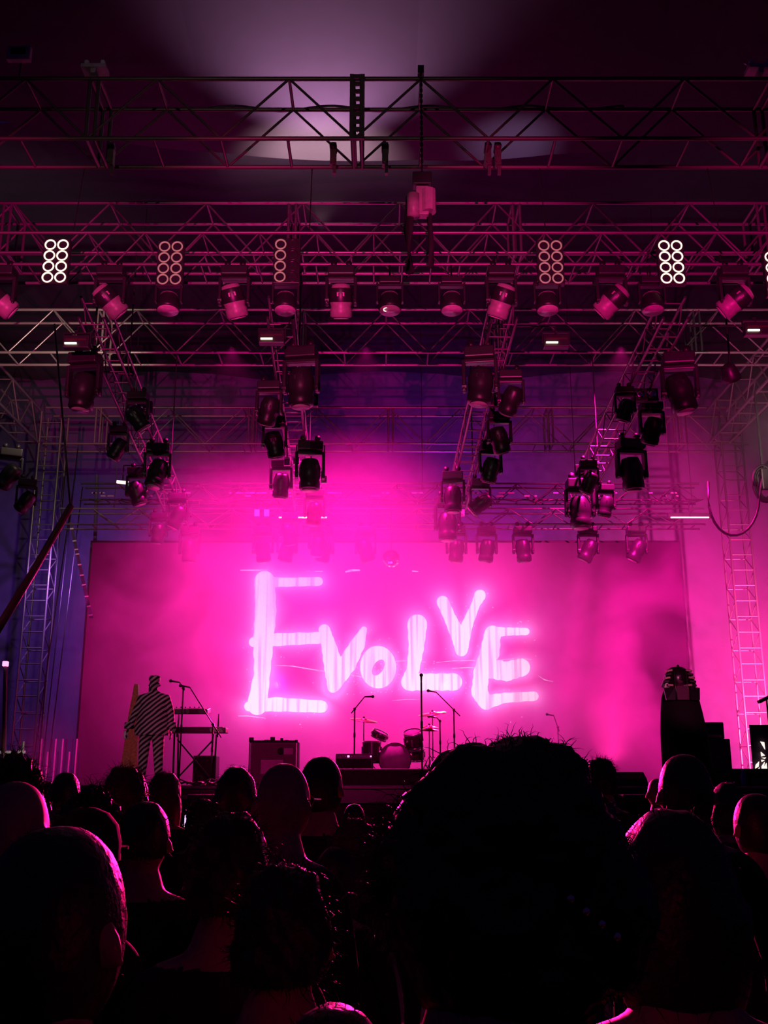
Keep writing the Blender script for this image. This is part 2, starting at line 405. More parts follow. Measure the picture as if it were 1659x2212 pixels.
ou = nt.nodes.new('ShaderNodeOutputMaterial'); em = nt.nodes.new('ShaderNodeEmission'); va = nt.nodes.new('ShaderNodeVertexColor'); va.layer_name = 'picture'
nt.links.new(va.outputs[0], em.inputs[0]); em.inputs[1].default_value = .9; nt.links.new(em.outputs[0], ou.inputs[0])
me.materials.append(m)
scr = thing('video_screen', 'huge magenta video screen behind the drums with glowing hand-brushed lettering', 'screen', (0, 0, 0))
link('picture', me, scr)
G().box(((sx0 + sx1) / 2, SY + .12, (sz0 + sz1) / 2), (sx1 - sx0 + .12, .2, sz1 - sz0 + .12)).build('cabinet_frame', 'black_metal', scr)
def letmat(name, c, e):
    m = bpy.data.materials.new(name); m.use_nodes = True; nt = m.node_tree; nt.nodes.clear()
    ou = nt.nodes.new('ShaderNodeOutputMaterial'); em = nt.nodes.new('ShaderNodeEmission'); tc = nt.nodes.new('ShaderNodeTexCoord')
    mp = nt.nodes.new('ShaderNodeMapping'); mp.inputs['Scale'].default_value = (9, 0, .35); n = nt.nodes.new('ShaderNodeTexNoise'); n.inputs['Scale'].default_value = 1; n.inputs['Detail'].default_value = 1
    r = nt.nodes.new('ShaderNodeValToRGB'); r.color_ramp.elements[0].position = .34; r.color_ramp.elements[1].position = .5
    r.color_ramp.elements[0].color = (c[0] * .9, c[1] * .55, c[2] * .8, 1); r.color_ramp.elements[1].color = c + (1,)
    nt.links.new(tc.outputs['Object'], mp.inputs[0]); nt.links.new(mp.outputs[0], n.inputs[0]); nt.links.new(n.outputs[0], r.inputs[0]); nt.links.new(r.outputs[0], em.inputs[0])
    em.inputs[1].default_value = e; nt.links.new(em.outputs[0], ou.inputs[0]); M[name] = m
letmat('letter_light', (1, .70, 1), 1.25)
letmat('glitter', (1, .45, .9), 1.1)
random.seed(3)
for name, ss in LET.items():
    g = G(); q = 0
    for st_ in ss:
        pts = []
        for a, b in zip(st_, st_[1:]):
            for k in range(8): t = k / 8; pts.append([a[i] + (b[i] - a[i]) * t for i in range(3)])
        pts.append(list(st_[-1])); n = len(pts)
        Lf, Rt = [], []
        for i, (x, y, r) in enumerate(pts):
            a = pts[max(i - 1, 0)]; b = pts[min(i + 1, n - 1)]; dx, dy = b[0] - a[0], b[1] - a[1]; l = math.hypot(dx, dy) or 1
            r *= 1 + .04 * math.sin(i * 1.7) + random.uniform(-.02, .02); nxv, nyv = -dy / l, dx / l
            Lf.append((x + nxv * r, y + nyv * r)); Rt.append((x - nxv * r, y - nyv * r))
        q += 1; off = .02 + .002 * q
        L3 = [g.bm.verts.new(W(x, y, off)) for x, y in Lf]; R3 = [g.bm.verts.new(W(x, y, off)) for x, y in Rt]
        for i in range(n - 1): g.bm.faces.new((L3[i], L3[i + 1], R3[i + 1], R3[i]))
        for x, y, r in (pts[0], pts[-1], *[(p_[0], p_[1], p_[2] * .99) for p_ in st_[1:-1]]):
            q += 1; off = .02 + .002 * q
            g.bm.faces.new([g.bm.verts.new(W(x + r * math.cos(k * math.pi / 14), y + r * math.sin(k * math.pi / 14), off)) for k in range(28)])
    g.build(name, 'letter_light', scr)
g = G(); n = 48; oo, ii = [], []
for k in range(n):
    a = k * 2 * math.pi / n; tl = R(-20)
    x, y = 86 * math.cos(a), 100 * math.sin(a); oo.append(g.bm.verts.new(W(735 + x * math.cos(.2) - y * math.sin(-.1), 570 + y - x * .12, .02)))
    x, y = 27 * math.cos(a), 42 * math.sin(a); ii.append(g.bm.verts.new(W(736 + x - y * .35, 572 + y * .9, .02)))
for k in range(n): g.bm.faces.new((oo[k], oo[(k + 1) % n], ii[(k + 1) % n], ii[k]))
g.build('letter_o', 'letter_light', scr)
g = G(); random.seed(8)
for k in range(520):
    s0 = random.choice(segs); t = random.random(); a = random.uniform(0, 6.3); rr = s0[4] + abs(random.gauss(.03, .22))
    x = s0[0] + (s0[2] - s0[0]) * t + rr * math.cos(a); z = s0[1] + (s0[3] - s0[1]) * t + rr * math.sin(a)
    if not (sx0 < x < sx1 and sz0 < z < sz1): continue
    r = random.uniform(.006, .017); g.bm.faces.new([g.bm.verts.new((x + r * math.cos(j * 1.2566), SY - .012, z + r * math.sin(j * 1.2566))) for j in range(5)])
o = g.build('paint_splatter', 'glitter', scr); o['kind'] = 'stuff'
for pts, r in (([(250, 562), (330, 565), (400, 577), (495, 592)], 2.2), ([(570, 600), (650, 615), (770, 645)], 1.8), ([(800, 543), (860, 540), (960, 546)], 1.6), ([(1010, 548), (1090, 540), (1180, 538), (1240, 548)], 1.6),
               ([(1080, 576), (1160, 572), (1210, 574)], 2.4), ([(1270, 540), (1400, 528), (1460, 534)], 1.8), ([(1490, 610), (1520, 630), (1560, 638)], 2.4), ([(75, 800), (120, 800), (200, 810)], 2.6),
               ([(85, 113), (150, 113), (215, 113)], 3.2), ([(250, 116), (270, 116)], 3), ([(435, 118), (475, 118)], 4), ([(580, 121), (612, 113), (650, 113)], 6), ([(895, 117), (925, 119)], 5), ([(400, 117), (415, 117)], 3), ([(800, 728), (870, 722), (930, 722)], 1.2)):
    g = G(); L3, R3 = [], []
    for i, (x, y) in enumerate(pts):
        rr = r * (.5 if i in (0, len(pts) - 1) else 1); L3.append(g.bm.verts.new(W(x, y - rr, .016))); R3.append(g.bm.verts.new(W(x, y + rr, .016)))
    for i in range(len(pts) - 1): g.bm.faces.new((L3[i], L3[i + 1], R3[i + 1], R3[i]))
    g.build('paint_streak', 'glitter', scr)

# ---------------------------------------------------------------- light fixtures
def proto_moving_head(sc=1.0):
    t = thing('moving_head_light', '', 'spotlight', (0, 0, 0))
    g = G(); g.box((0, 0, -.10), (.42, .30, .16), bev=.02); g.build('base', 'black_plastic', t)
    g = G(); g.cyl((-.12, 0, .06), (-.12, 0, -.03), .03).cyl((.12, 0, .06), (.12, 0, -.03), .03).cyl((-.12, -.03, .06), (-.12, .03, .06), .05).cyl((.12, -.03, .06), (.12, .03, .06), .05); g.bm.free()
    for s in (-1, 1): G().cyl((s * .12, 0, .06), (s * .12, 0, -.03), .03).cyl((s * .12, -.03, .06), (s * .12, .03, .06), .05).build('clamp', 'black_metal', t)
    g = G(); g.box((0, 0, -.21), (.46, .12, .06), bev=.015)
    for s in (-1, 1): g.box((s * .225, 0, -.42), (.05, .14, .46), bev=.015).cyl((s * .25, 0, -.58), (s * .19, 0, -.58), .075)
    g.build('yoke', 'black_plastic', t)
    g = G(); g.lathe([(.06, .27), (.13, .25), (.145, .2), (.17, .12), (.17, -.02), (.15, -.10), (.165, -.13), (.165, -.24), (.145, -.26)], 20, 1.05, 1.05)
    for f in g.bm.faces:
        if -.06 < f.calc_center_median().z < .2: f.material_index = 1
    for k in range(5): g.box((0, .155, .05 + .03 * k), (.18, .03, .012))
    for s in (-1, 1): g.box((s * .035, -.163, .1), (.045, .02, .06))
    g.mi = 1; g.cyl((0, 0, -.265), (0, 0, -.255), .13, seg=20)
    h = g.build('head', ['grey_body', 'black_plastic'], t, (0, 0, -.58))
    g = G(); g.cyl((0, 0, -.28), (0, 0, -.262), .125, .115, 20); g.build('lens', 'lens', h)
    return t
def proto_wash():
    t = thing('wash_light', '', 'spotlight', (0, 0, 0))
    G().box((0, 0, -.08), (.34, .22, .12), bev=.02).build('base', 'black_plastic', t)
    g = G()
    for s in (-1, 1): g.box((s * .2, 0, -.28), (.035, .09, .34), bev=.01)
    g.box((0, 0, -.16), (.42, .09, .035)); g.build('yoke', 'black_plastic', t)
    g = G(); g.lathe([(.05, .14), (.12, .12), (.155, .05), (.175, -.06), (.185, -.13), (.175, -.16)], 22)
    h = g.build('head', 'black_plastic', t, (0, 0, -.42))
    G().lathe([(.06, .15), (.13, .115), (.135, .105), (.06, .14)], 20).build('rear_cap', 'grey_body', h)
    G().cyl((0, 0, -.175), (0, 0, -.16), .165, seg=24).build('lens', 'lens', h)
    return t
def proto_strobe():
    t = thing('strobe_light', '', 'strobe', (0, 0, 0))
    g = G(); g.box((0, 0, -.17), (.46, .16, .24), bev=.015).box((0, -.085, -.10), (.40, .02, .05)); g.build('housing', 'black_plastic', t)
    g = G()
    for s in (-1, 1): g.box((s * .24, 0, -.08), (.02, .05, .2))
    g.box((0, 0, .01), (.5, .05, .02)); g.build('bracket', 'black_metal', t)
    G().cyl((-.19, -.10, -.22), (.02, -.10, -.22), .017).build('flash_tube', 'tube_warm', t)
    G().box((0, -.088, -.14), (.38, .01, .035)).build('reflector', 'red_tube', t)
    return t
MH, WS, SB = proto_moving_head(), proto_wash(), proto_strobe()
DH = MH.children[[c.name for c in MH.children].index('head')].data.copy(); DH.materials[0] = M['black_plastic']
def hang(t, dx, dz, dy=0, r=.014):
    bar('hanger', (0, 0, -.02), (0, 0, dz), r, 'black_metal', t)
    if abs(dx) > .02 or abs(dy) > .02: bar('hanger', (0, 0, dz), (dx, dy, dz), r, 'black_metal', t)
used = set()
def place(proto, loc, label, group, scale=1, pan=0, tilt=(0, 0), cat=None):
    o = proto if proto.name not in used else dup(proto)
    used.add(proto.name); o.location = loc; o['label'] = label; o['group'] = group; o.scale = (scale,) * 3; o.rotation_euler = (0, 0, pan)
    for c in o.children:
        if c.name.startswith('head'):
            c.rotation_euler = (tilt[0], tilt[1], 0)
            if proto is MH and 'front lighting' not in group: c.data = DH
    return o
zb = ZT + 8.1
desc = {10: 'spotlight cut by the left edge below the front lighting truss', 245: 'tilted spotlight with pink-lit body just right of the bright left lamp bank', 510: 'spotlight with pink-lit body between the dim left lamp bank and the next',
        738: 'spotlight with pink-lit body and dark yoke, left of the round lamp with a white glint', 1080: 'spotlight with pink-lit body, left of the right dim lamp bank', 1315: 'spotlight tilted down to the left, left of the bright right lamp bank', 1578: 'spotlight tilted down to the left, right of the bright right lamp bank'}
for px, lb in desc.items():
    p = at(px, 540, 15.0); tl = 0
    k = {10: -.9, 245: -.75, 510: -.25, 738: 0, 1080: .35, 1315: .85, 1578: .95}[px]
    place(MH, (p.x, 15.0, zb - .06), lb, 'spotlights under the front lighting truss', 1.0, 0, (R(25), k))
for px, lb in {367: 'round wash lamp hanging under the dim left lamp bank', 618: 'round wash lamp hanging under the third lamp bank from the left', 842: 'round wash lamp with a white curved glint on its lens, mid stage',
               975: 'round wash lamp with plain lens just right of mid stage', 1180: 'round wash lamp hanging under the dim right lamp bank', 1405: 'dark round wash lamp under the bright right lamp bank'}.items():
    p = at(px, 600, 15.0); o = place(WS, (p.x, 15.0, zb - .23), lb, 'round wash lamps under the front lighting truss', 1.0, 0, (R(-6), 0))
    hang(o, 0, .27)
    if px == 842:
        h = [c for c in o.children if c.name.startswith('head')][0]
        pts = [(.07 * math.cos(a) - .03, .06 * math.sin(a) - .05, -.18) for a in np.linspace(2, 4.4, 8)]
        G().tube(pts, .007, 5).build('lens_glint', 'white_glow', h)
for px, py, Y, lb in ((588, 712, 16.4, 'strobe lamp with glowing tube below the third lamp bank'), (1200, 720, 16.4, 'strobe lamp with glowing tube below the dim right lamp bank'), (168, 722, 16.4, 'strobe lamp with glowing tube near the left edge'), (1632, 694, 16.4, 'strobe lamp with pale tube at the right edge')):
    q = at(px, py, Y); o = place(SB, q, lb, 'strobe lamps below the front lighting truss', .95)
    cx = min((c for A_, B_ in LP for c in (A_.x, A_.x - .42)), key=lambda c: abs(c - q.x)); hang(o, cx - q.x, Lz(Y) - q.z)
# lamp banks 2 x 4
def bank(px, py, bright, label):
    p = at(px, py, 14.85); t = thing('lamp_bank', label, 'lamp bank', p, group='eight-lamp blinder banks on the front lighting truss')
    G().box((0, .06, 0), (.42, .1, .78), bev=.01).build('housing', 'black_plastic', t)
    for c in (-1, 1):
        for r in range(4):
            br = bright if not isinstance(bright, tuple) else bright[0 if c < 0 else 1]
            a = (c * .1, 0, .285 - .19 * r)
            g = G(); n = 22
            g.lathe([(.060, -.03), (.070, 0), (.090, 0), (.094, -.05)], n, caps=False); lm = g.build('lamp_ring', 'gleam_cream' if br == 2 else 'gleam_dim' if br else 'dark_gloss', t, a, (R(90), 0, 0))
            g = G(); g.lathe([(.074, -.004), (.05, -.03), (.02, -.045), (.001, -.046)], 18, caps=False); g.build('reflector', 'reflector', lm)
            g = G(); g.sph((.018, .0, -.03), .011, sub=1).sph((-.018, 0, -.03), .011, sub=1); g.build('bulb', 'gleam_dim', lm)
for px, py, b, lb in ((119, 563, 2, 'bright lamp bank of eight cream-ringed lamps at the far left'), (367, 567, 1, 'dim lamp bank of eight lamps, second from the left'), (619, 562, (1, 0), 'lamp bank with its right column nearly dark, third from the left'),
                      (1190, 565, 1, 'dim lamp bank of eight lamps right of the hanging hoist'), (1451, 565, 2, 'bright lamp bank of eight cream-ringed lamps on the right'), (1682, 590, 2, 'lamp bank cut off by the right edge')):
    bank(px, py, b, lb)
# lit par lamps
def par(px, py, Y, tilt, label):
    p = at(px, py, Y); t = thing('led_par_lamp', label, 'spotlight', p, (0, 0, 0), 'lit pink LED par lamps')
    from mathutils import Euler
    RM = Euler((R(35), tilt, 0)).to_matrix().to_4x4()
    G().lathe([(.06, .3), (.12, .26), (.175, .05), (.18, -.02), (.165, -.02)], 22).build('can', 'black_plastic', t)
    G().cyl((0, 0, -.022), (0, 0, -.01), .165, seg=26).build('lens', 'led_gap', t)
    k = 0
    for rr, n in ((0, 1), (.045, 6), (.09, 12), (.135, 18)):
        for i in range(n):
            a = i * 2 * math.pi / n; G_led = LED; o = link('diode', G_led, t, (rr * math.cos(a), rr * math.sin(a), -.026))
    t.rotation_euler = (0, 0, 0)
    for ch in list(t.children): ch.matrix_basis = RM @ ch.matrix_basis
    bar('hanger', (0, 0, .1), (0, 0, ZT + 10.05 - p.z), .02, 'black_metal', t)
    d = (RM.to_3x3() @ Vector((0, 0, -1)))
    lamp('SPOT', 'par_beam', p + d * .06, 260, (1, .06, .45), p + d * 5, 34, .5, .1)
LED = G().cyl((0, 0, -.004), (0, 0, .004), .017, seg=6).mesh('diode', 'led_pink')
par(197, 830, 18.2, 0, 'lit pink LED lamp glowing near the left depth truss')
par(1580, 818, 18.2, R(-28), 'lit pink LED lamp tilted toward the stage near the right edge')

# fixtures along the depth trusses
names = ('left depth truss', 'haze-hidden depth truss above the letters', 'depth truss over the drums', 'right depth truss above the robed performer')
spec = {0: [(-.35, 17.2, 1.25, 0, .1), (.3, 18.6, .9, .5, -.6), (-.5, 20.0, .85, .2, .5), (.35, 20.8, 1.15, -.3, .2), (-.3, 22.0, 1.0, .3, -.3), (.35, 23.4, 1.0, .1, .4), (-.35, 24.6, .9, .2, .1)],
        1: [(.38, 17.0, 1.3, .1, 0), (-.3, 18.2, 1.0, .6, .3), (-.3, 19.6, 1.0, .5, -.2), (.4, 20.7, 1.25, 0, 0), (-.25, 21.6, 1.0, .3, .1), (.3, 23.2, 1.0, .1, .1), (-.3, 24.6, .95, .2, -.2), (.35, 25.4, .95, .1, .1)],
        2: [(-.3, 17.0, 1.25, 0, .1), (.42, 17.8, 1.0, .9, .4), (.35, 19.4, 1.0, .6, -.3), (.4, 20.8, 1.0, .5, .2), (-.25, 22.2, 1.1, 0, 0), (.4, 22.6, 1.0, .2, .9), (-.1, 23.6, 1.25, 0, 0)],
        3: [(.3, 17.2, 1.3, 0, -.2), (-.4, 18.4, .8, .4, .3), (.55, 19.0, 1.0, .8, .2), (.35, 20.6, 1.3, .1, -.1), (-.25, 21.6, .9, .4, .4), (-.1, 22.6, 1.35, 0, 0), (.5, 22.9, .9, .3, .2)]}
for i, L in spec.items():
    a, b = LP[i]
    for j, (dx, Y, sc, t0, t1) in enumerate(L):
        t = (Y - a.y) / (b.y - a.y); x = a.x + (b.x - a.x) * t - .2
        place(MH, (x - .01 + (.33 if dx > 0 else -.33), Y, Lz(Y) - .06), 'dark moving spotlight, %s from the front on the %s' % (ORD[j], names[i]), 'moving spotlights on the depth trusses', sc, R((j * 37) % 16 - 8), (t0 * .6, t1))
# two-lamp units and pale connector blocks on the depth trusses
def two_lamp(i, Y, dx, label):
    a, b = LP[i]; t = (Y - a.y) / (b.y - a.y)
    T = thing('two_lamp_blinder', label, 'lamp bank', (a.x + (b.x - a.x) * t - .2 + dx, Y, Lz(Y) - .12), group='two-lamp blinders on the depth trusses')
    G().box((0, 0, 0), (.5, .12, .26), bev=.02).build('housing', 'black_plastic', T)
    for s in (-1, 1): G().lathe([(.04, 0), (.088, 0), (.094, .03), (.03, .03)], 18).build('lamp', 'chrome', T, (s * .115, -.07, 0), (R(90), 0, 0))
for i, Y, dx, lb in ((0, 19.1, .25, 'two-lamp blinder on the left depth truss'), (1, 18.8, .3, 'two-lamp blinder on the haze-hidden depth truss'), (2, 18.8, .15, 'two-lamp blinder on the depth truss over the drums'), (3, 18.6, .1, 'front two-lamp blinder on the right depth truss'), (3, 22.0, -.3, 'rear two-lamp blinder on the right depth truss')):
    two_lamp(i, Y, dx, lb)
for i, (px, py) in enumerate(((620, 998), (640, 996), (671, 1036), (700, 1036), (555, 1108), (576, 1108), (976, 1108), (998, 1108))):
    o = G().box((0, 0, 0), (.13, .06, .17), bev=.01).build('connector_block', 'white_block', None, at(px, py, 21 if i < 4 else 25.0))
    if i < 4: q = o.location; cx = min((LP[1][0].x - .12, LP[1][0].x - .54), key=lambda c: abs(c - q.x)); hang(o, cx - q.x, Lz(21) - q.z)
    else: hang(o, 0, ZT + 7.0 - o.location.z)
    tag(o, ('left', 'right')[i % 2] + ' pale block of the pair ' + ('on the upper part of the haze-hidden depth truss', 'at the low end of the haze-hidden depth truss', 'on the rear truss above the first letter', 'on the rear truss right of the mirror ball')[i // 2], 'connector', 'pale blocks on the trusses')
# spotlights hanging from the rear truss
for j, (px, tl) in enumerate(((412, 0), (570, -.1), (622, .25), (700, .15), (790, -.3), (985, .1), (1050, .15), (1128, -.1), (1268, .5), (1372, .5))):
    p = at(px, 1125, 26.0); place(MH, (p.x, 26.0, ZT + 6.56), 'hazy spotlight, %s from the left under the low rear truss' % ORD[j], 'spotlights under the low rear truss', 1.1, 0, (.1, tl))
# linear strobes on the rear truss
for px, l, lb in ((633, .7, 'short pink-white light bar on the rear truss, left one'), (680, .6, 'short pink-white light bar on the rear truss, right one'), (1490, .95, 'long cream light bar on the rear truss at the right')):
    p = at(px, 1117, 25.0); t = thing('light_bar', lb, 'light bar', p); hang(t, 0, ZT + 7.0 - p.z)
    G().box((0, .05, .04), (l + .1, .08, .14)).build('housing', 'black_plastic', t); G().box((0, -.01, -.01), (l, .03, .03)).build('tube', 'white_glow', t)
p = at(265, 1042, 22); o = G().box((0, 0, 0), (.26, .06, .06), Matrix.Rotation(R(6), 3, 'Y')).build('light_tube', 'white_glow', None, p); tag(o, 'short glowing white tube below the left depth truss', 'light'); hang(o, LP[0][0].x - p.x - .3, Lz(22) - p.z)

# hoist on its chain
t = thing('chain_hoist', 'pink-lit chain hoist hanging in mid air below the nearest truss', 'hoist', at(912, 425, 14.38), group=None)
G().cyl((-.14, -.05, .0), (-.14, -.05, -.38), .10).cyl((.1, -.05, .08), (.1, -.05, -.3), .11).box((0, 0, -.1), (.2, .16, .5), bev=.02).build('motor', 'grey_body', t)
G().box((0, 0, .28), (.30, .2, .22), bev=.02).box((-.02, -.11, .30), (.2, .02, .04)).build('hook_block', 'black_plastic', t)
g = G()
for k in range(38): g.box((0, 0, .42 + k * .05), (.022 if k % 2 else .05, .05 if k % 2 else .022, .06))
g.box((0, .06, .42 + 37 * .05 + .03), (.1, .2, .14)); g.build('chain', 'black_metal', t)
g = G(); g.tube([(-.18, 0, 0), (-.22, 0, -.6), (-.2, 0, -1.3)], .075, 8).tube([(.1, 0, -.2), (.14, .1, -.8), (.12, 0, -1.2)], .05, 8); g.build('chain_bag', 'black_cloth', t)
# cable along nearest truss
g = G(); pts = []
for k in range(60):
    x = -3 + k * .12; pts.append((x, 15.34, ZT + 11.22 + .05 * math.sin(k * .45)))
tag(g.tube(pts, .022, 6).tube([pts[0], (pts[0][0], 15.29, ZT + 11.16)], .02, 5).tube([pts[-1], (pts[-1][0], 15.29, ZT + 11.16)], .02, 5).build('cable', 'black_metal'), 'black cable sagging along the nearest box truss', 'cable')
# top-left floodlight and lamps on the truss top
t = thing('floodlight', 'pale square floodlight in the dark at the top left corner', 'floodlight', at(42, 117, 14.4))
G().box((0, 0, 0), (.38, .1, .26), bev=.01).box((0, .1, 0), (.1, .12, .1)).build('housing', 'paper', t)
G().box((0, -.055, .02), (.24, .02, .12)).build('glass', 'dark_gloss', t)
bar('hanger', (0, .1, .0), (0, .1, -.42), .02, 'dark_truss', t)
for px, lb in ((205, 'two-bulb fixture standing on top of the nearest truss at the left'), (1640, 'two-bulb fixture standing on top of the nearest truss at the right')):
    t = thing('truss_top_fixture', lb, 'lamp', at(px, 158, 14.5), group='fixtures on top of the nearest truss')
    G().box((0, 0, .06), (.4, .25, .07)).box((0, 0, 0), (.08, .2, .12)).build('bracket', 'paper', t)
    for s in (-1, 1): G().sph((s * .13, -.05, .17), .042, sub=2).build('bulb', 'white_block' , t)
    for s in (-1, 1): G().cyl((s * .16 - .08, 0, .2), (s * .16, 0, .16), .018).build('stem', 'chrome', t)
# mirror ball
t = thing('mirror_ball', 'small mirror ball hanging above the lettering, below the rear truss', 'mirror ball', at(845, 1207, 25))
g = G(); R_ = .215
for a in range(12):
    la = -math.pi / 2 + math.pi * (a + .5) / 12; n = max(4, int(26 * math.cos(la)))
    for k in range(n):
        lo = 2 * math.pi * k / n; d = Vector((math.cos(la) * math.cos(lo), math.cos(la) * math.sin(lo), math.sin(la)))
        g.box(d * R_, (.05, .05, .01), d.to_track_quat('Z', 'Y').to_matrix())
o = g.build('mirror_facet', 'mirror', t); o['kind'] = 'stuff'
G().sph((0, 0, 0), R_ * .985, sub=3).build('core', 'grey_body', t); bar('wire', (0, 0, .2), (0, 0, ZT + 7.0 - at(845, 1207, 25).z), .008, 'black_metal', t)

# dark web between left tower and backdrop: poles, cables, slanted tube, tape ladder
def cable(name, pts, r, m, label, cat='cable', group=None):
    return tag(G().tube(pts, r, 6).build(name, m), label, cat, group)
a, b = at(152, 1095, 12), at(-30, 1400, 9.5)
cable('slanted_tube', [a, (a + b) / 2 + Vector((0, 0, -.03)), b], .045, 'red_tube', 'dark red tube slanting down across the left tower', 'tube')
cable('rigging_cable', [at(118, 700, 12.2), at(152, 1095, 12)], .012, 'black_metal', 'thin cable holding the upper end of the slanted dark red tube')
t = thing('tape_ladder', 'narrow strip with pale rungs hanging beside the left edge of the screen', 'strip', at(152, 1128, 26.0))
d = at(197, 1335, 26.0) - t.location
G().poly([(-.035, 0, 0), (.035, 0, 0), d + Vector((.05, 0, 0)), d + Vector((-.05, 0, 0))], .01, (0, 1, 0)).build('strap', 'tent', t)
for k in (.07, .20, .29, .34, .45, .56, .66, .78, .88, .97): G().box(d * k, (.09, .03, .035), Matrix.Rotation(R(-8), 3, 'Y')).build('rung', 'white_block', t)
for k, (x0, x1, y0) in enumerate(((150, 95, 1130), (160, 108, 1200), (128, 85, 1160), (205, 192, 1180), (140, 76, 1180))):
    Yc = 29.3 - .3 * k if k != 3 else 27.6; a = at(x0, y0, Yc); b = at(x1, 1620, Yc); b = a + (b - a) * (a.z - .0) / (a.z - b.z); a = a + (a - b) * .25
    cable('guy_cable' if k != 3 else 'screen_pole', [a, b], .016 if k != 3 else .05, 'black_metal' if k != 3 else 'tent', ('dark cable nearest the tape ladder, left of the screen', 'dark cable slanting beside the left tower', 'dark cable just right of the left tower', 'pole standing along the left edge of the screen', 'dark cable leaning closest to the left tower')[k], 'cable' if k != 3 else 'pole')
# right side: hanging cable loop, dark fixture cluster
pts = [at(1530, 1040, 22)] + [at(1585 - 55 * math.cos(a), 1075 + 82 * math.sin(a), 22) for a in np.linspace(0, math.pi, 14)] + [at(1650, 1010, 22), at(1665, 990, 22)]
cable('hanging_cable', pts, .03, 'black_metal', 'thick dark cable hanging in a loop before the right tower')
t = thing('cable_reel_cluster', 'dark bundled rigging gear cut by the right edge beside the cable loop', 'rigging', at(1650, 1045, 22))
random.seed(2); g = G()
for k in range(4): g.tube([(.02 * k + (.24 - .03 * k) * math.cos(a), .04 * k, (.42 - .04 * k) * math.sin(a)) for a in np.linspace(0, 6.28, 18)], .03, 6)
g.build('coil', 'black_metal', t); G().box((.1, .1, .1), (.3, .3, .5), bev=.03).build('motor_case', 'black_plastic', t)
G().box((.02, .05, 1.2), (.04, .04, 2.0)).build('hanger', 'black_metal', t)
# left dark gear mass near left edge
for k, (px, py, s, lb) in enumerate(((25, 1010, 1.1, 'dark moving spotlight beside the left edge, above the left tower'), (60, 1075, .9, 'dark spotlight hanging lowest at the left edge'))):
    place(MH, at(px, py - 40, 22), lb, 'spotlights near the left edge', s, .4, (.5, .6))
# strip wall and worklight glow at lower left
t = thing('strip_curtain', 'pale vertical strips lit white at the lower left, behind the crowd', 'curtain', at(125, 1690, 25.5), group=None); t.location.z = 1.0
random.seed(11)
for k in range(13):
    x = -.55 + k * .085 + random.uniform(-.01, .01); h = 2.1 - .3 * (k % 3 == 0)
    o = G().box((x, 0, h / 2 - .2), (.03 if k != 8 else .05, .02, h)).build('strip', 'white_block' if k % 2 else 'tent', t)
G().box((0, .02, -.6), (1.3, .1, .8)).build('base', 'black_metal', t)
tw = at(12, 1650, 20)
t = thing('scaffold_frame', 'white-lit scaffold frame at the lower left edge', 'scaffold', (tw.x, 20, 0))
for z in (2.15, 1.95, 2.4): bar('ledger', (-.5, 0, z), (.35, 0, z), .03, 'white_block', t)
for x in (-.45, .3): bar('post', (x, 0, 0), (x, 0, 2.6), .03, 'truss_metal', t)
lamp('SPOT', 'work_light', (tw.x + 1.0, 18.6, 2.3), 40, (1, .85, .7), (tw.x - .1, 20, 2.2), 50, .8)
t = thing('tall_lamp_post', 'dark pole with a small pink tip at the left edge', 'pole', at(22, 1700, 20)); t.location.z = 0
hh = at(12, 1434, 20).z; q = Vector((at(12, 1434, 20).x - t.location.x, 0, hh))
G().tube([(0, 0, 0), q], .04, 8, [.06, .035]).build('pole', 'red_tube', t); G().box(q, (.1, .1, .1), bev=.02).build('tip', 'pink_spark', t)

# ---------------------------------------------------------------- band equipment
SZ = 1.78
def on(px, Y): return at(px, 1690, Y).x
def mic_stand(px, Y, h, label, boom=None, z0=SZ, tri=.28):
    x = on(px, Y); t = thing('microphone_stand', label, 'microphone stand', (x, Y, z0))
    G().tube([(0, 0, 0), (0, 0, h)], .014, 8).build('pole', 'black_metal', t)
    for k in range(3):
        a = k * 2.094 + .5; G().tube([(0, 0, .12), (tri * math.cos(a), tri * math.sin(a), .012)], .011, 6).build('leg', 'black_metal', t)
    e = Vector((0, 0, h))
    if boom:
        e = Vector((boom[0], 0, h + boom[1])); s = -e.copy(); s = Vector((-boom[0] * .35, 0, h - boom[1] * .35))
        G().tube([s, e], .011, 6).cyl((0, -.03, h), (0, .03, h), .025).build('boom', 'black_metal', t)
    d = Vector((-.13, -.04, .02)) if boom and boom[0] < 0 else (Vector((.13, -.04, 0)) if boom else Vector((0, -.02, .1)))
    G().tube([e, e + d], .016, 8, [.012, .017]).sph(e + d * 1.15, .03, sub=2).build('microphone', 'black_plastic', t)
    G().cyl((0, 0, h * .55), (0, 0, h * .62), .02).build('clutch', 'black_plastic', t)
    return t
mic_stand(912, 16.6, 1.58, 'straight microphone stand standing tall before the lettering at centre stage')
mic_stand(765, 19.2, 1.12, 'boom microphone stand leaning right beside the amplifier head', (.18, .22), 2.02)
mic_stand(983, 19.4, 1.12, 'boom microphone stand leaning left behind the right cymbals', (-.32, .32), 2.02)
mic_stand(386, 18.4, 1.66, 'microphone stand with short boom rising above the keyboards', (-.07, .1))
mic_stand(455, 17.8, 1.0, 'microphone stand with a long boom slanting up left over the keyboards', (-.42, .62))
mic_stand(952, 19.9, .95, 'short microphone stand close to the hi-hat', (-.06, .06), 2.02)
mic_stand(1210, 23, 1.25, 'microphone stand half hidden in smoke right of the lettering', (-.08, .25))
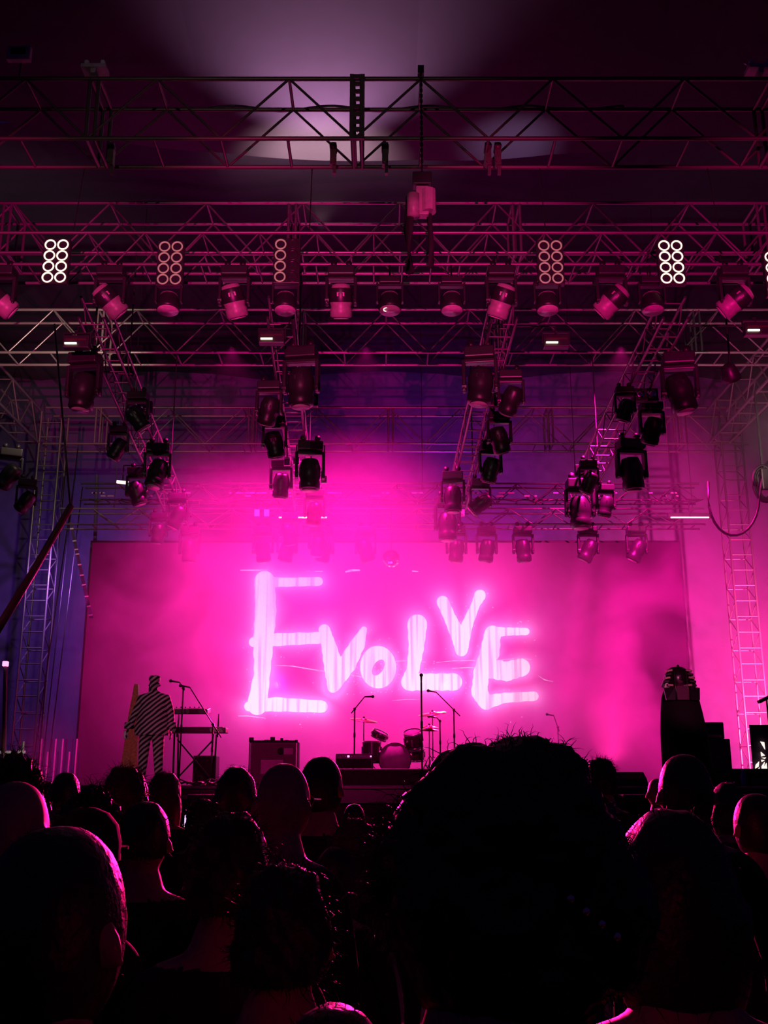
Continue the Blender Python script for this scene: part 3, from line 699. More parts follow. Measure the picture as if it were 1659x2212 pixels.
# riser
x0, x1 = on(725, 19), on(1085, 19)
rs = thing('drum_riser', 'low black platform under the drum kit', 'platform', ((x0 + x1) / 2, 19, SZ))
G().box((0, 1.3, .15), (x1 - x0, 2.6, .26)).build('platform_top', 'black_cloth', rs); bar('edge_rail', (-(x1 - x0) / 2, -.0, .29), ((x1 - x0) / 2, 0, .29), .014, 'truss_metal', rs)
RZ = SZ + .30
def drum(px, py, Y, r, d, label, rot=(R(90), 0, 0), skin='drum_skin', name='drum'):
    p = at(px, py, Y); t = thing(name, label, 'drum', p, rot, 'drums of the drum kit')
    G().lathe([(r, -d / 2), (r, d / 2)], 28, caps=False).build('shell', 'drum_shell', t)
    for s in (-1, 1):
        G().lathe([(r * .98, s * d / 2 - .018), (r * 1.05, s * d / 2 - .018), (r * 1.05, s * d / 2 + .018), (r * .98, s * d / 2 + .018)], 28, caps=False).build('hoop', 'chrome' if r < .25 else 'drum_shell', t)
        G().cyl((0, 0, s * d / 2 - .003), (0, 0, s * d / 2 + .003), r * .985, seg=28).build('drum_head', skin, t)
    for k in range(6 if r < .25 else 8):
        a = k * 2 * math.pi / (6 if r < .25 else 8) + .3
        G().box((r * 1.06 * math.cos(a), r * 1.06 * math.sin(a), 0), (.03, .03, d * .55), Matrix.Rotation(a, 3, 'Z')).build('lug', 'chrome', t)
    return t
drum(853, 1641, 19.6, .285, .4, 'bass drum with pale front skin facing the crowd', name='bass_drum')
for s in (-1, 1): pass
drum(893, 1597, 19.6, .165, .26, 'rack tom above the right of the bass drum, tilted toward the drummer', (R(25), R(-8), 0), name='tom_drum')
drum(820, 1588, 19.9, .15, .1, 'tilted snare-like drum pad above the bass drum at the left', (R(12), R(24), 0), name='snare_drum')
drum(803, 1625, 19.7, .17, .36, 'floor tom standing left of the bass drum', (0, 0, 0), name='floor_tom')
drum(897, 1630, 20.1, .17, .2, 'small drum low behind the bass drum on its right', (R(10), 0, 0), name='tom_drum')
def cymbal(px, py, Y, r, tilt, label, n=1):
    p = at(px, py, Y); t = thing('cymbal_stand', label, 'cymbal', (p.x, Y, RZ), group='cymbals of the drum kit'); h = p.z - RZ
    G().tube([(0, 0, .02), (0, 0, h)], .012, 8).build('pole', 'chrome', t)
    for k in range(3):
        a = k * 2.094; G().tube([(0, 0, .25), (.22 * math.cos(a), .22 * math.sin(a), .012)], .01, 6).build('leg', 'chrome', t)
    for j in range(n): G().lathe([(.0 + .01, .035), (.05, .03), (.06, .012), (r * .6, .004), (r, -.01), (r, -.014), (.01, .02)], 28).build('cymbal', 'cymbal', t, (0, 0, h - j * .05), (R(10), tilt, 0))
    G().cyl((0, 0, h), (0, 0, h + .06), .018).build('wing_nut', 'black_metal', t)
cymbal(786, 1555, 19.8, .26, R(8), 'crash cymbal tilted at the left of the drum kit')
cymbal(934, 1541, 19.9, .27, R(-7), 'crash cymbal highest at the right of the drum kit')
cymbal(927, 1570, 19.6, .17, R(2), 'hi-hat pair below the right crash cymbal', 2)
# amplifier head and guitar cabinet
def amp(px0, px1, py0, Y, z0, label, kind):
    xa, xb = at(px0, py0, Y).x, at(px1, py0, Y).x; zt = at(px0, py0, Y).z; W_, H = xb - xa, zt - z0
    t = thing('guitar_amplifier', label, 'amplifier', ((xa + xb) / 2, Y, z0))
    G().box((0, .16, H / 2), (W_, .32, H), bev=.02).build('cabinet', 'black_plastic', t)
    if kind == 'combo':
        G().box((0, -.005, H * .5), (W_ * .88, .02, H * .88)).build('grille_cloth', 'amp_grille', t)
        for s in (-1, 1): G().box((s * W_ * .465, -.012, H / 2), (.02, .02, H * .94)).build('edge_trim', 'chrome', t)
        G().box((-.02, -.02, .3), (.36, .01, .22)).build('sticker', 'paper', t); G().box((W_ * .3, -.02, H * .78), (.15, .01, .1)).build('sticker', 'paper', t); G().cyl((W_ * .15, -.02, H * .78), (W_ * .15, -.01, H * .78), .06).build('sticker', 'black_cloth', t)
        for x in (-.38, -.12, -.03, .12, .2, .36): G().cyl((x, .1, H), (x, .1, H + random.uniform(.03, .08)), random.uniform(.02, .05)).build('knob', 'black_plastic', t)
        G().box((0, .12, H + .012), (W_ * .9, .2, .02)).build('top_panel', 'black_cloth', t)
    elif kind == 'head':
        for k in range(11): G().cyl((-W_ * .38 + k * W_ * .065, -.02, H * .82), (-W_ * .38 + k * W_ * .065, 0, H * .82), .012, seg=8).build('knob', 'chrome', t)
        G().box((-W_ * .16, -.02, H * .82), (.035, .02, .035)).build('pilot_lamp', 'pink_spark', t); G().box((W_ * .44, -.02, H * .82), (.025, .02, .025)).build('pilot_lamp', 'pink_spark', t)
        G().box((0, -.005, H * .38), (W_ * .92, .01, H * .6)).build('grille_cloth', 'black_cloth', t)
    else:
        G().box((0, -.005, H * .66), (W_ * .9, .01, H * .5)).build('grille_cloth', 'shirt_purple', t)
        G().box((0, -.012, H * .18), (W_ * .85, .015, H * .16)).build('control_strip', 'gold', t)
    return t
amp(538, 645, 1602, 17.4, SZ, 'guitar combo amplifier with stickers on its grille, left of centre stage', 'combo')
amp(725, 806, 1628, 19.1, RZ, 'long amplifier head with a row of knobs on the drum riser', 'head')
t = thing('speaker_cabinet', 'tall dark speaker cabinet right of the robed performer', 'speaker', (on(1545, 18), 18, SZ)); zz = at(1540, 1596, 18).z - SZ
G().box((0, .2, zz / 2), (.62, .4, zz), Matrix.Identity(3), .02).build('cabinet', 'black_plastic', t); G().box((0, -.01, zz / 2), (.54, .02, zz * .9)).build('grille', 'shirt_purple', t)
amp(1505, 1563, 1560, 18.1, at(1540, 1596, 18).z + .005, 'amplifier head with a golden control strip on the tall speaker cabinet', 'stack')
# keyboards
kx = on(418, 18.8)
t = thing('keyboard_stand', 'black two-tier keyboard stand beside the striped performer', 'stand', (kx, 18.8, SZ))
for s in (-1, 1):
    for q in (-.18, .18): G().tube([(s * .32, q * 1.2, 0), (s * .34, q, .9)], .018, 6).build('leg', 'black_metal', t)
    G().tube([(s * .36, .16, .85), (s * .36, .25, 1.26)], .016, 6).build('arm', 'black_metal', t)
G().tube([(-.32, 0, .1), (.32, 0, .8)], .015, 6).tube([(.32, 0, .1), (-.32, 0, .8)], .015, 6).build('cross_brace', 'black_metal', t)
def keyboard(dx, z, w, label, rot):
    t = thing('keyboard', label, 'keyboard', (kx + dx, 18.75, SZ + z), (R(rot), 0, 0))
    G().box((0, 0, .05), (w, .34, .09), bev=.012).build('case', 'black_plastic', t)
    g = G()
    for k in range(28): g.box((-w * .44 + k * w * .0326, -.10, .1), (w * .03, .14, .015))
    o = g.build('key_row', 'paper', t); o['kind'] = 'stuff'
    for k in range(7): G().cyl((-w * .35 + k * w * .1, .1, .09), (-w * .35 + k * w * .1, .1, .12), .012, seg=8).build('knob', 'black_metal', t)
keyboard(-.0, .90, 1.12, 'lower, longer keyboard on the two-tier stand', 0)
keyboard(-.17, 1.24, .8, 'upper, shorter keyboard on the two-tier stand', 8)
t = thing('speaker_cabinet', 'dark box speaker on the floor beneath the keyboards', 'speaker', (on(440, 19.3), 19.3, SZ))
G().box((0, .2, .27), (.42, .4, .54), bev=.02).build('cabinet', 'black_plastic', t); G().box((0, -.01, .27), (.36, .02, .48)).build('grille', 'black_cloth', t)
for px, Y, w_, lb in ((640, 15.6, .5, 'low stage monitor near the combo amplifier'), (1350, 15.9, .7, 'low stage monitor at the smoke edge'), (1620, 15.6, 1.1, 'low black equipment case at the right end of the stage')):
    t = thing('stage_monitor', lb, 'speaker', (on(px, Y), Y, SZ)); G().poly([(-w_ / 2, 0, 0), (-w_ / 2, .3, 0), (-w_ / 2, .3, .2), (-w_ / 2, .1, .24 if px > 1500 else .1)], w_, (1, 0, 0)).build('cabinet', 'black_cloth', t)
    G().box((0, .0, .05), (w_ * .9, .02, .08)).build('grille', 'black_plastic', t)
# small things at stage right
t = thing('water_bottle', 'small blue plastic bottle standing on the stage edge at the right', 'bottle', (on(1608, 15.5), 15.5, SZ)); zq = .0
t.location = at(1606, 1690, 15.3); t.location.z = SZ + .0
G().lathe([(.03, 0), (.034, .02), (.034, .14), (.015, .18), (.015, .2)], 14).build('body', 'blue_plastic', t); G().cyl((0, 0, .2), (0, 0, .22), .017).build('cap', 'white_block', t)
# mirrored shard ornament, reflected shine put in as emission
t = thing('shard_panel', 'ornament of bright white triangular shards at the right edge of the stage', 'ornament', (at(1648, 1600, 17).x, 17, SZ))
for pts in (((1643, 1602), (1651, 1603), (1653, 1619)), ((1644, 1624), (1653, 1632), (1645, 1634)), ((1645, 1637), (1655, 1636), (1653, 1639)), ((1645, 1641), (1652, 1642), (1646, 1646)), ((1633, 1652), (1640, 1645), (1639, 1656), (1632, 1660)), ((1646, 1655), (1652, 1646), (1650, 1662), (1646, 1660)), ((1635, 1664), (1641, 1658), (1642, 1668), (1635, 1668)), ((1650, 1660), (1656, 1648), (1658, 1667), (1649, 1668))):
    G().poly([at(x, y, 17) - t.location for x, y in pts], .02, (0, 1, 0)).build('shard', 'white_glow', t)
G().box((.0, .06, .45), (.35, .03, 1.0)).build('backing', 'shirt_purple', t); G().tube([(.12, 0, 0), (.12, 0, 1.35)], .015, 6).build('post', 'black_metal', t); G().box((.1, 0, 1.36), (.25, .1, .05), Matrix.Rotation(R(-25), 3, 'Y')).build('shade', 'black_metal', t)
# tapered wooden obelisk behind the striped performer
p = at(270, 1690, 17.4)
t = thing('obelisk_prop', 'tall tapered orange prop standing behind the striped performer', 'stage prop', (p.x, 17.6, SZ)); hh = at(275, 1478, 17.6).z - SZ
g = G(); g.poly([(-.16, 0, 0), (.13, 0, 0), (.10, 0, hh * .78), (.065, 0, hh), (.005, 0, hh), (-.06, 0, hh * .7)], .12, (0, 1, 0)).build('body', 'wood_orange', t)
G().box((0, .06, .02), (.4, .3, .04)).build('base', 'black_metal', t)
# floor cables on stage
random.seed(9)
for k, (a_, b_) in enumerate(((375, 440), (400, 465), (440, 500), (640, 700))):
    pts = [(on(a_ + (b_ - a_) * s / 10, 15.6), 15.6 + .15 * math.sin(s * 1.3 + k), SZ + .02 + .03 * abs(math.sin(s))) for s in range(11)]
    cable('floor_cable', pts, .014, 'black_plastic', 'cable lying on the stage floor ' + ('before the keyboard stand', 'crossing below the keyboards', 'right of the keyboards', 'right of the combo amplifier')[k], 'cable', 'cables on the stage floor')
# front-of-stage speaker boxes and steps
for k, (xa, xb, lb) in enumerate(((405, 478, 'black subwoofer before the stage below the keyboards'), (1345, 1400, 'black subwoofer before the stage right of centre'), (1605, 1640, 'black subwoofer before the stage at the far right'))):
    a_, b_ = at(xa, 1705, 14.4).x, at(xb, 1705, 14.4).x; t = thing('subwoofer', lb, 'speaker', ((a_ + b_) / 2, 14.4, 0), group='subwoofers before the stage')
    G().box((0, .3, .83), (b_ - a_, .6, 1.66), bev=.02).build('cabinet', 'black_plastic', t); G().box((0, -.01, .83), ((b_ - a_) * .9, .02, 1.5)).build('grille', 'black_cloth', t)
t = thing('stage_steps', 'metal stage steps with pale treads left of the subwoofer', 'steps', (at(395, 1720, 14.5).x, 14.5, 0))
for k, z in enumerate((.35, .75, 1.12, 1.4, 1.62)): G().box((0, .05 * k, z), (.4, .2, .05)).build('tread', 'truss_metal', t)
for s in (-1, 1): bar('stringer', (s * .2, -.3, 0), (s * .2, .3, 1.7), .02, 'truss_metal', t)

# ---------------------------------------------------------------- people
def eval_mesh(o):
    dg = bpy.context.evaluated_depsgraph_get(); me = bpy.data.meshes.new_from_object(o.evaluated_get(dg)); return me
def skin_bm(V, E, rad, sub=2):
    me = bpy.data.meshes.new('sk'); me.from_pydata(V, E, []); o = bpy.data.objects.new('sk', me); C.objects.link(o)
    m = o.modifiers.new('s', 'SKIN'); m.use_smooth_shade = True
    for i, v in enumerate(me.skin_vertices[0].data):
        r = rad[i]; v.radius = (r, r) if not isinstance(r, tuple) else r; v.use_root = i == 0
    o.modifiers.new('u', 'SUBSURF').levels = sub
    r = eval_mesh(o); bpy.data.objects.remove(o); return r
def human(pose=None, baggy=1.0, voxel=.013):
    """one continuous figure 1.75 m tall facing +Y"""
    P = dict(pelvis=(0, 0, .95), waist=(0, .0, 1.08), chest=(0, -.01, 1.28), collar=(0, -.02, 1.42), neck=(0, -.01, 1.49), skull=(0, .01, 1.58),
             sl=(-.17, -.02, 1.40), el=(-.23, -.03, 1.12), wl=(-.24, .05, .88), sr=(.17, -.02, 1.40), er=(.23, -.03, 1.12), wr=(.24, .05, .88),
             hl=(-.09, 0, .90), kl=(-.10, .02, .50), al=(-.105, -.02, .09), tl=(-.12, .14, .045), hr=(.09, 0, .90), kr=(.10, .02, .50), ar=(.105, -.02, .09), tr=(.12, .14, .045))
    if pose: P.update(pose)
    rad = dict(pelvis=(.135, .10), waist=(.125, .095), chest=(.15, .105), collar=(.10, .08), neck=.062, skull=.064, sl=.062, el=.045, wl=.03, sr=.062, er=.045, wr=.03,
               hl=.085, kl=.06, al=.042, tl=.036, hr=.085, kr=.06, ar=.042, tr=.036)
    K = list(P); ix = {k: i for i, k in enumerate(K)}
    E = [('pelvis', 'waist'), ('waist', 'chest'), ('chest', 'collar'), ('collar', 'neck'), ('neck', 'skull'), ('collar', 'sl'), ('sl', 'el'), ('el', 'wl'), ('collar', 'sr'), ('sr', 'er'), ('er', 'wr'),
         ('pelvis', 'hl'), ('hl', 'kl'), ('kl', 'al'), ('al', 'tl'), ('pelvis', 'hr'), ('hr', 'kr'), ('kr', 'ar'), ('ar', 'tr')]
    def rr(k):
        r = rad[k]; f = 1 if k in ('neck', 'skull', 'tl', 'tr') else baggy
        return tuple(q * f for q in r) if isinstance(r, tuple) else r * f
    base = skin_bm([P[k] for k in K], [(ix[a], ix[b]) for a, b in E], [rr(k) for k in K])
    bm = bmesh.new(); bm.from_mesh(base)
    # head
    r = bmesh.ops.create_icosphere(bm, subdivisions=4, radius=1)
    hc = Vector(P['skull']) + Vector((0, .01, .045))
    for v in r['verts']:
        x, y, z = v.co; fl = max(1e-3, 1 - z * z) ** -.09 if z > 0 else 1; x *= fl; y *= fl; wd = .077 * (1 - .22 * max(0, -z) ** 1.5); dp = .098; 
        yy = y * dp - (.012 * max(0, -z) if y < 0 else 0); zz = z * .12
        if y > .5 and abs(abs(x) - .38) < .2 and abs(z - .02) < .14: yy -= .010
        if z < -.2 and y > 0: yy += .012
        v.co = hc + Vector((x * wd, yy, zz))
    g = G(); g.bm.free(); g.bm = bm
    g.sph(hc + Vector((0, .103, -.015)), .016, (.8, 1, 1.6), 2)
    for s in (-1, 1):
        g.sph(hc + Vector((s * .088, -.016, -.012)), .034, (.42, .55, 1.0), 2, Matrix.Rotation(s * R(-18), 3, 'Y') @ Matrix.Rotation(s * R(30), 3, 'Z')); g.sph(hc + Vector((s * .03, .085, .012)), .013, (1, .7, .8), 1)
    g.sph(hc + Vector((0, .088, -.058)), .016, (1.5, .6, .5), 1)
    # hands
    for s, w_, e_ in ((-1, 'wl', 'el'), (1, 'wr', 'er')):
        wv = Vector(P[w_]); d = (wv - Vector(P[e_])).normalized(); sd = Vector((0, 1, 0)); sd = (sd - d * sd.dot(d)).normalized(); nn = d.cross(sd)
        q = Matrix((sd, nn, d)).transposed()
        g.sph(wv + d * .055, .045, (.9, .38, 1.15), 2, q)
        for k in range(4):
            b0 = wv + d * .09 + sd * (-.03 + .02 * k); l = (.062, .074, .07, .055)[k]; inn = Vector((-s, 0, 0)) * .018
            g.tube([b0 - d * .02, b0 + d * l * .5, b0 + d * l + inn, b0 + d * l * 1.15 + inn * 1.8], .009, 6, [.011, .010, .0095, .008])
        g.tube([wv + d * .03 + sd * .03, wv + d * .065 + sd * .06, wv + d * .1 + sd * .065], .011, 6, [.014, .011, .009])
    me = bpy.data.meshes.new('tmp'); bm.to_mesh(me); bm.free()
    o = bpy.data.objects.new('tmp', me); C.objects.link(o)
    m = o.modifiers.new('r', 'REMESH'); m.mode = 'VOXEL'; m.voxel_size = voxel; m.use_smooth_shade = True
    m2 = o.modifiers.new('sm', 'SMOOTH'); m2.iterations = 3; m2.factor = .5
    out = eval_mesh(o); bpy.data.objects.remove(o)
    out.name = 'person_body'; out.materials.clear()
    return out, P
def slots(me, mats):
    for m in mats: me.materials.append(M[m])
body, BP = human()
slots(body, ['skin', 'shirt_black', 'trousers', 'shoe'])
mi = []
for p in body.polygons:
    c = p.center
    mi.append(0 if c.z > 1.455 or (abs(c.x) > .17 and c.z < .9) else 3 if c.z < .085 else 2 if c.z < .95 else 1)
body.polygons.foreach_set('material_index', mi)
body2, _ = human(dict(el=(-.22, .10, 1.22), wl=(-.13, .30, 1.42)))
slots(body2, ['skin', 'shirt_black', 'trousers', 'shoe'])
body2.polygons.foreach_set('material_index', [0 if p.center.z > 1.455 or (p.center.x > .17 and p.center.z < .9) or (p.center.y > .26) else 3 if p.center.z < .085 else 2 if p.center.z < .95 else 1 for p in body2.polygons])
HC = Vector((0, .02, 1.625))

def strands(bm, pts, n, length, r, droop, seed, up=.6):
    random.seed(seed)
    for k in range(n):
        p, nn = random.choice(pts); d = (nn + Vector([random.gauss(0, .5) for _ in range(3)])).normalized(); d.z += up * .2; tj = nn.cross(Vector((random.gauss(0, 1), random.gauss(0, 1), random.gauss(0, 1)))) * .006; q = p + tj; chain = [q - nn * .006]
        L = length * random.uniform(.4, 1.4)
        for i in range(4):
            q = q + d * L / 4; d = (d + Vector((random.gauss(0, .35), random.gauss(0, .35), -droop + random.gauss(0, .25)))).normalized(); chain.append(q.copy())
        prev = None
        for i, c in enumerate(chain):
            rr = r * (1 - i / 4.6); t = Vector((1, 0, 0)); ring = [bm.verts.new(c + Vector((rr * math.cos(a), rr * math.sin(a) * .6, rr * math.sin(a)))) for a in (0, 2.09, 4.19)]
            if prev:
                for j in range(3): bm.faces.new((prev[j], prev[(j + 1) % 3], ring[(j + 1) % 3], ring[j]))
            prev = ring
def hair(style, m, seed=1):
    """cap of hair on the template head, named hair"""
    P = dict(short=(1.05, .004, 250, .018, .0010, .1), messy=(1.13, .012, 500, .04, .0012, .2), curly=(1.25, .03, 900, .055, .0013, .3), long=(1.11, .006, 260, .03, .0011, .6), fuzz=(1.02, .001, 500, .006, .0006, .1), bob=(1.12, .006, 260, .03, .0011, .6))[style]
    sc, amp, n, ln, r, dr = P; bm = bmesh.new(); bmesh.ops.create_icosphere(bm, subdivisions=5 if style in ('curly', 'messy') else 4, radius=1)
    low = {'short': -.35, 'messy': -.55, 'curly': -.75, 'long': -1.0, 'fuzz': -.85, 'bob': -.95}[style]
    for v in bm.verts:
        x, y, z = v.co; d = v.co.normalized(); fl = max(1e-3, 1 - z * z) ** -.09 if z > 0 else 1; x *= fl; y *= fl
        nz = noise.noise(d * (3 if style != 'curly' else 4.5) + Vector((seed, 0, 0))) + .5 * noise.noise(d * 9 + Vector((seed, 3, 0)))
        k = sc + amp / .1 * nz
        co = Vector((x * .082 * k, y * .104 * k - .006, z * .124 * k))
        if style in ('long', 'bob') and z < 0: co = Vector((x * .105 * (1 + .15 * -z), y * .10 - .02, co.z * (2.6 if style == 'long' else 1.5)))
        v.co = HC + co
    zl = HC.z + low * .124 * (2.6 if style == 'long' else 1.5 if style == 'bob' else 1)
    dl = [f for f in bm.faces if (f.calc_center_median().y > HC.y + .045 and f.calc_center_median().z < HC.z + .05) or f.calc_center_median().z < zl or (style == 'short' and f.calc_center_median().z < HC.z + .02 and abs(f.calc_center_median().x) > .06 and f.calc_center_median().y > HC.y - .02)]
    bmesh.ops.delete(bm, geom=dl, context='FACES'); bm.normal_update()
    pts = [(v.co.copy(), v.normal.copy()) for v in bm.verts]
    for f in bm.faces: f.smooth = True
    strands(bm, pts, n, ln, r, dr, seed)
    me = bpy.data.meshes.new('hair'); bm.to_mesh(me); bm.free(); me.materials.append(M[m]); return me
def cap_mesh():
    g = G(); g.lathe([(1.12, -.05), (1.12, .35), (1.0, .72), (.7, .98), (.3, 1.1), (.02, 1.12)], 28, .083, .105, caps=False)
    for v in g.bm.verts: v.co.z *= .122
    g.poly([(.075 * math.cos(a), .085 + .085 * math.sin(a), .02) for a in np.linspace(0, math.pi, 12)], .008, (0, 0, 1))
    g.sph((0, 0, .138), .008, sub=1)
    for v in g.bm.verts: v.co += HC + Vector((0, 0, .02))
    return g.mesh('cap', 'shirt_black')
_h = {}
def H(style, m):
    if (style, m) not in _h: _h[(style, m)] = hair(style, m, len(_h) + 1)
    return _h[(style, m)]
capm = cap_mesh()
def glasses():
    g = G()
    for s in (-1, 1):
        g.tube([HC + Vector((s * (.032 + .022 * math.cos(a)), .105, .01 + .018 * math.sin(a))) for a in np.linspace(0, 6.28, 14)], .002, 5)
        g.tube([HC + Vector((s * .054, .105, .014)), HC + Vector((s * .082, .09, .014)), HC + Vector((s * .084, -.01, .012))], .0022, 5)
    return g.mesh('glasses', 'black_metal')
def person(px, top, wpx, hw, style, hm, label, turn=0, hairtop=.0, extra=None, skinm='skin', shirt='shirt_black', lean=0):
    Y = F * hw / wpx; p = at(px, top, Y); s = p.z / (1.75 + hairtop)
    o = link('person', body, None, (p.x, Y, 0), (0, 0, turn)); o.scale = (s, s, s)
    tag(o, label, 'person', 'concert crowd seen from behind')
    for i, mm in enumerate((skinm, shirt)):
        o.material_slots[i].link = 'OBJECT'; o.material_slots[i].material = M[mm]
    if style == 'cap': link('cap', capm, o)
    elif style: link('hair', H(style, hm), o)
    if extra: link('glasses', glasses(), o)
    return o
CR = [
 (30, 1634, 112, .20, 'curly', 'hair_dark', 'crowd member with dark full hair at the left edge, before the white-lit strips', 0, .03),
 (28, 1692, 158, .17, None, None, 'bald person at the left edge with a pink-lit crown', -.1, -.01),
 (142, 1670, 60, .18, 'short', 'hair_dark', 'distant person with short dark hair below the lit strip curtain', 0, 0),
 (100, 1688, 40, .18, 'short', 'hair_dark', 'far small head between the lit strips and the bald person', 0, 0),
 (275, 1657, 104, .21, 'messy', 'hair_red', 'person with tousled reddish hair just below the striped performer', .5, .015),
 (355, 1668, 72, .20, 'long', 'hair_red', 'person with long hair lit pink, right of the tousled head', -.2, .01),
 (198, 1708, 140, .22, 'curly', 'hair_dark', 'person with a dark mop of hair behind the cap wearer', 0, .03),
 (312, 1735, 118, .18, 'short', 'hair_dark', 'person with close-cropped dark hair lit along the right side', 0, .0),
 (178, 1757, 152, .19, 'cap', None, 'person in a cap with a pink-lit top, behind the nearest left head', -.3, .015),
 (115, 1788, 300, .17, 'fuzz', 'hair_dark', 'nearest big shaved head at the lower left with a lit ear', -.25, .0),
 (510, 1660, 82, .18, 'bob', 'hair_dark', 'person with a smooth dark bob between keyboards and combo amplifier', 0, .008),
 (608, 1652, 112, .165, None, None, 'bald person wearing glasses before the combo amplifier', -.35, -.01, 1),
 (692, 1635, 84, .17, 'fuzz', 'hair_dark', 'tall person with shaved head left of the drum riser', -.3, .0),
 (437, 1728, 66, .18, 'messy', 'hair_dark', 'person with short messy hair below the subwoofer', 0, .01),
 (498, 1757, 210, .215, 'messy', 'hair_brown', 'broad head of thick brown hair in the left middle of the crowd', .1, .015),
 (612, 1874, 216, .185, 'messy', 'hair_dark', 'near person with short spiky hair and a glinting right ear, bottom centre', 0, .012),
 (725, 1833, 104, .18, 'bob', 'hair_dark', 'barely lit dark head between the spiky head and the bald one', 0, .008),
 (768, 1768, 116, .21, 'messy', 'hair_red', 'person with loose hair left of the huge curly head', .2, .015),
 (765, 1738, 52, .18, 'short', 'hair_dark', 'far person whose head top is a thin pink arc before the riser', 0, .0),
 (1298, 1640, 62, .19, 'messy', 'hair_dark', 'person half hidden in smoke right of the huge curly head', 0, .01),
 (1478, 1630, 112, .18, 'fuzz', 'hair_dark', 'round shaved head in front of the robed performer', 0, .0),
 (1420, 1683, 44, .17, None, None, 'far head lit pink just left of the round shaved head', 0, -.01),
 (1572, 1693, 72, .19, 'bob', 'hair_dark', 'dark low head right of the round shaved head', 0, .008),
 (1634, 1715, 96, .17, 'fuzz', 'hair_dark', 'shaved head with pink rim at the right edge', .1, .0),
 (1450, 1752, 330, .235, 'bob', 'hair_dark', 'near person with shoulder-length hair, mostly in shadow, at the lower right', -.1, .012),
 (60, 1700, 40, .18, 'short', 'hair_dark', 'far small head directly behind the bald left person', 0, 0),
 (720, 2186, 330, .2, 'short', 'hair_dark', 'short person whose head top shows as a pink arc at the bottom edge', 0, 0),
]
for c in CR:
    o = person(*c)
    if c[0] == 437: o.data = body2
# the huge curly head
Y = 1.12; o = person(1072, 1600, 400, .178 * 1.0, None, None, 'nearest person with huge curly updo filling the lower right', -.15, -.0, shirt='shirt_black')
bm = bmesh.new(); lumps = [((.0, -.02, .055), (.118, .12, .10)), ((-.075, -.01, .02), (.07, .09, .08)), ((.065, -.01, .03), (.072, .09, .085)), ((.03, -.03, .105), (.07, .08, .055)), ((-.02, -.05, -.02), (.11, .09, .12)), ((-.118, 0, .005), (.035, .05, .05)), ((.10, -.03, -.03), (.06, .07, .09)), ((.02, -.06, -.08), (.09, .06, .08))]
pts = []
for i, (c, r) in enumerate(lumps):
    q = bmesh.ops.create_icosphere(bm, subdivisions=5, radius=1)
    for v in q['verts']:
        d = v.co.normalized(); k = 1 + .12 * noise.noise(d * 3 + Vector((i, 0, 0))) + .06 * noise.noise(d * 9 + Vector((i, 5, 0)))
        v.co = HC + Vector((.005, 0, 0)) + .8 * (Vector(c) + Vector((d.x * r[0] * k, d.y * r[1] * k, d.z * r[2] * k)))
bm.normal_update(); pts = [(v.co.copy(), v.normal.copy()) for v in bm.verts]
for f in bm.faces: f.smooth = True
strands(bm, pts, 3600, .013, .0006, .35, 77)
strands(bm, [p for p in pts if p[0].z > HC.z + .09 and p[0].x < .03], 7, .026, .0004, .7, 5)
strands(bm, [p for p in pts if p[0].x < -.085], 700, .04, .0005, .3, 9, -.5)
me = bpy.data.meshes.new('hair'); bm.to_mesh(me); bm.free(); me.materials.append(M['hair_dark']); link('hair', me, o)
g = G()
for k in range(4): g.sph(HC + Vector((.060 + .012 * k, -.124 + .007 * k, -.003 - .010 * k)), .0035, sub=2)
g.build('hair_clip', 'chrome', o)
tag(G().box((0, 0, 0), (.022, .075, .13), bev=.004).build('phone', 'phone_screen', None, at(404, 1785, 6.12 + .36)), 'small glowing phone held up in the crowd below the stage steps', 'phone')

# striped performer
px0 = on(322, 16.3)
b1, P1 = human(dict(sl=(-.20, -.02, 1.39), sr=(.20, -.02, 1.39), el=(-.29, -.05, 1.13), wl=(-.33, .10, .87), er=(.30, -.02, 1.14), wr=(.36, .10, .90), hl=(-.10, 0, .9), hr=(.10, 0, .9), kl=(-.13, .03, .5), kr=(.11, .01, .5), al=(-.15, 0, .09), ar=(.13, 0, .09), tl=(-.19, .13, .045), tr=(.17, .13, .045)), 1.5)
slots(b1, ['striped'])
zt = at(322, 1462, 16.3).z - SZ
pf = link('person', b1, None, (px0, 16.3, SZ), (0, 0, R(180))); pf.scale = (zt / 1.75,) * 3
tag(pf, 'performer in a black and white striped suit and matching full mask, arms at the sides', 'person', 'performers on stage')
g = G(); g.lathe([(.275, 0), (.28, .12), (.245, .32), (.23, .52), (.16, .60), (.10, .64)], 30, 1, .66, (0, -.01, .80), False, .03); g.build('jacket', 'striped', pf)
g = G()
for k in range(9):
    a = k * .7; g.sph(HC + Vector((.055 * math.cos(a), .06 * math.sin(a), .095 + .01 * (k % 2))), .042, sub=2)
g.sph(HC + Vector((0, 0, .08)), .085, (1.1, 1.15, .7), 3).build('hat', 'striped', pf)
G().sph(HC + Vector((.07, -.02, -.08)), .04, (.6, .8, 1.8), 2).build('braid', 'hair_dark', pf)
for s in (-1, 1): G().lathe([(.075, 0), (.085, .02), (.075, .1)], 18, c=(P1['wl'][0] if s < 0 else P1['wr'][0], .07, .90), caps=False).build('cuff', 'striped', pf)
t = thing('drink_can', 'pale can held low in the hand of the striped performer', 'can', (px0 - .395 * zt / 1.75, 16.3 - .13 * zt / 1.75, SZ + .80 * zt / 1.75))
G().lathe([(.028, -.06), (.034, -.05), (.034, .05), (.028, .06)], 18).build('body', 'white_block', t); G().cyl((0, 0, .055), (0, 0, .063), .03).build('lid', 'chrome', t)

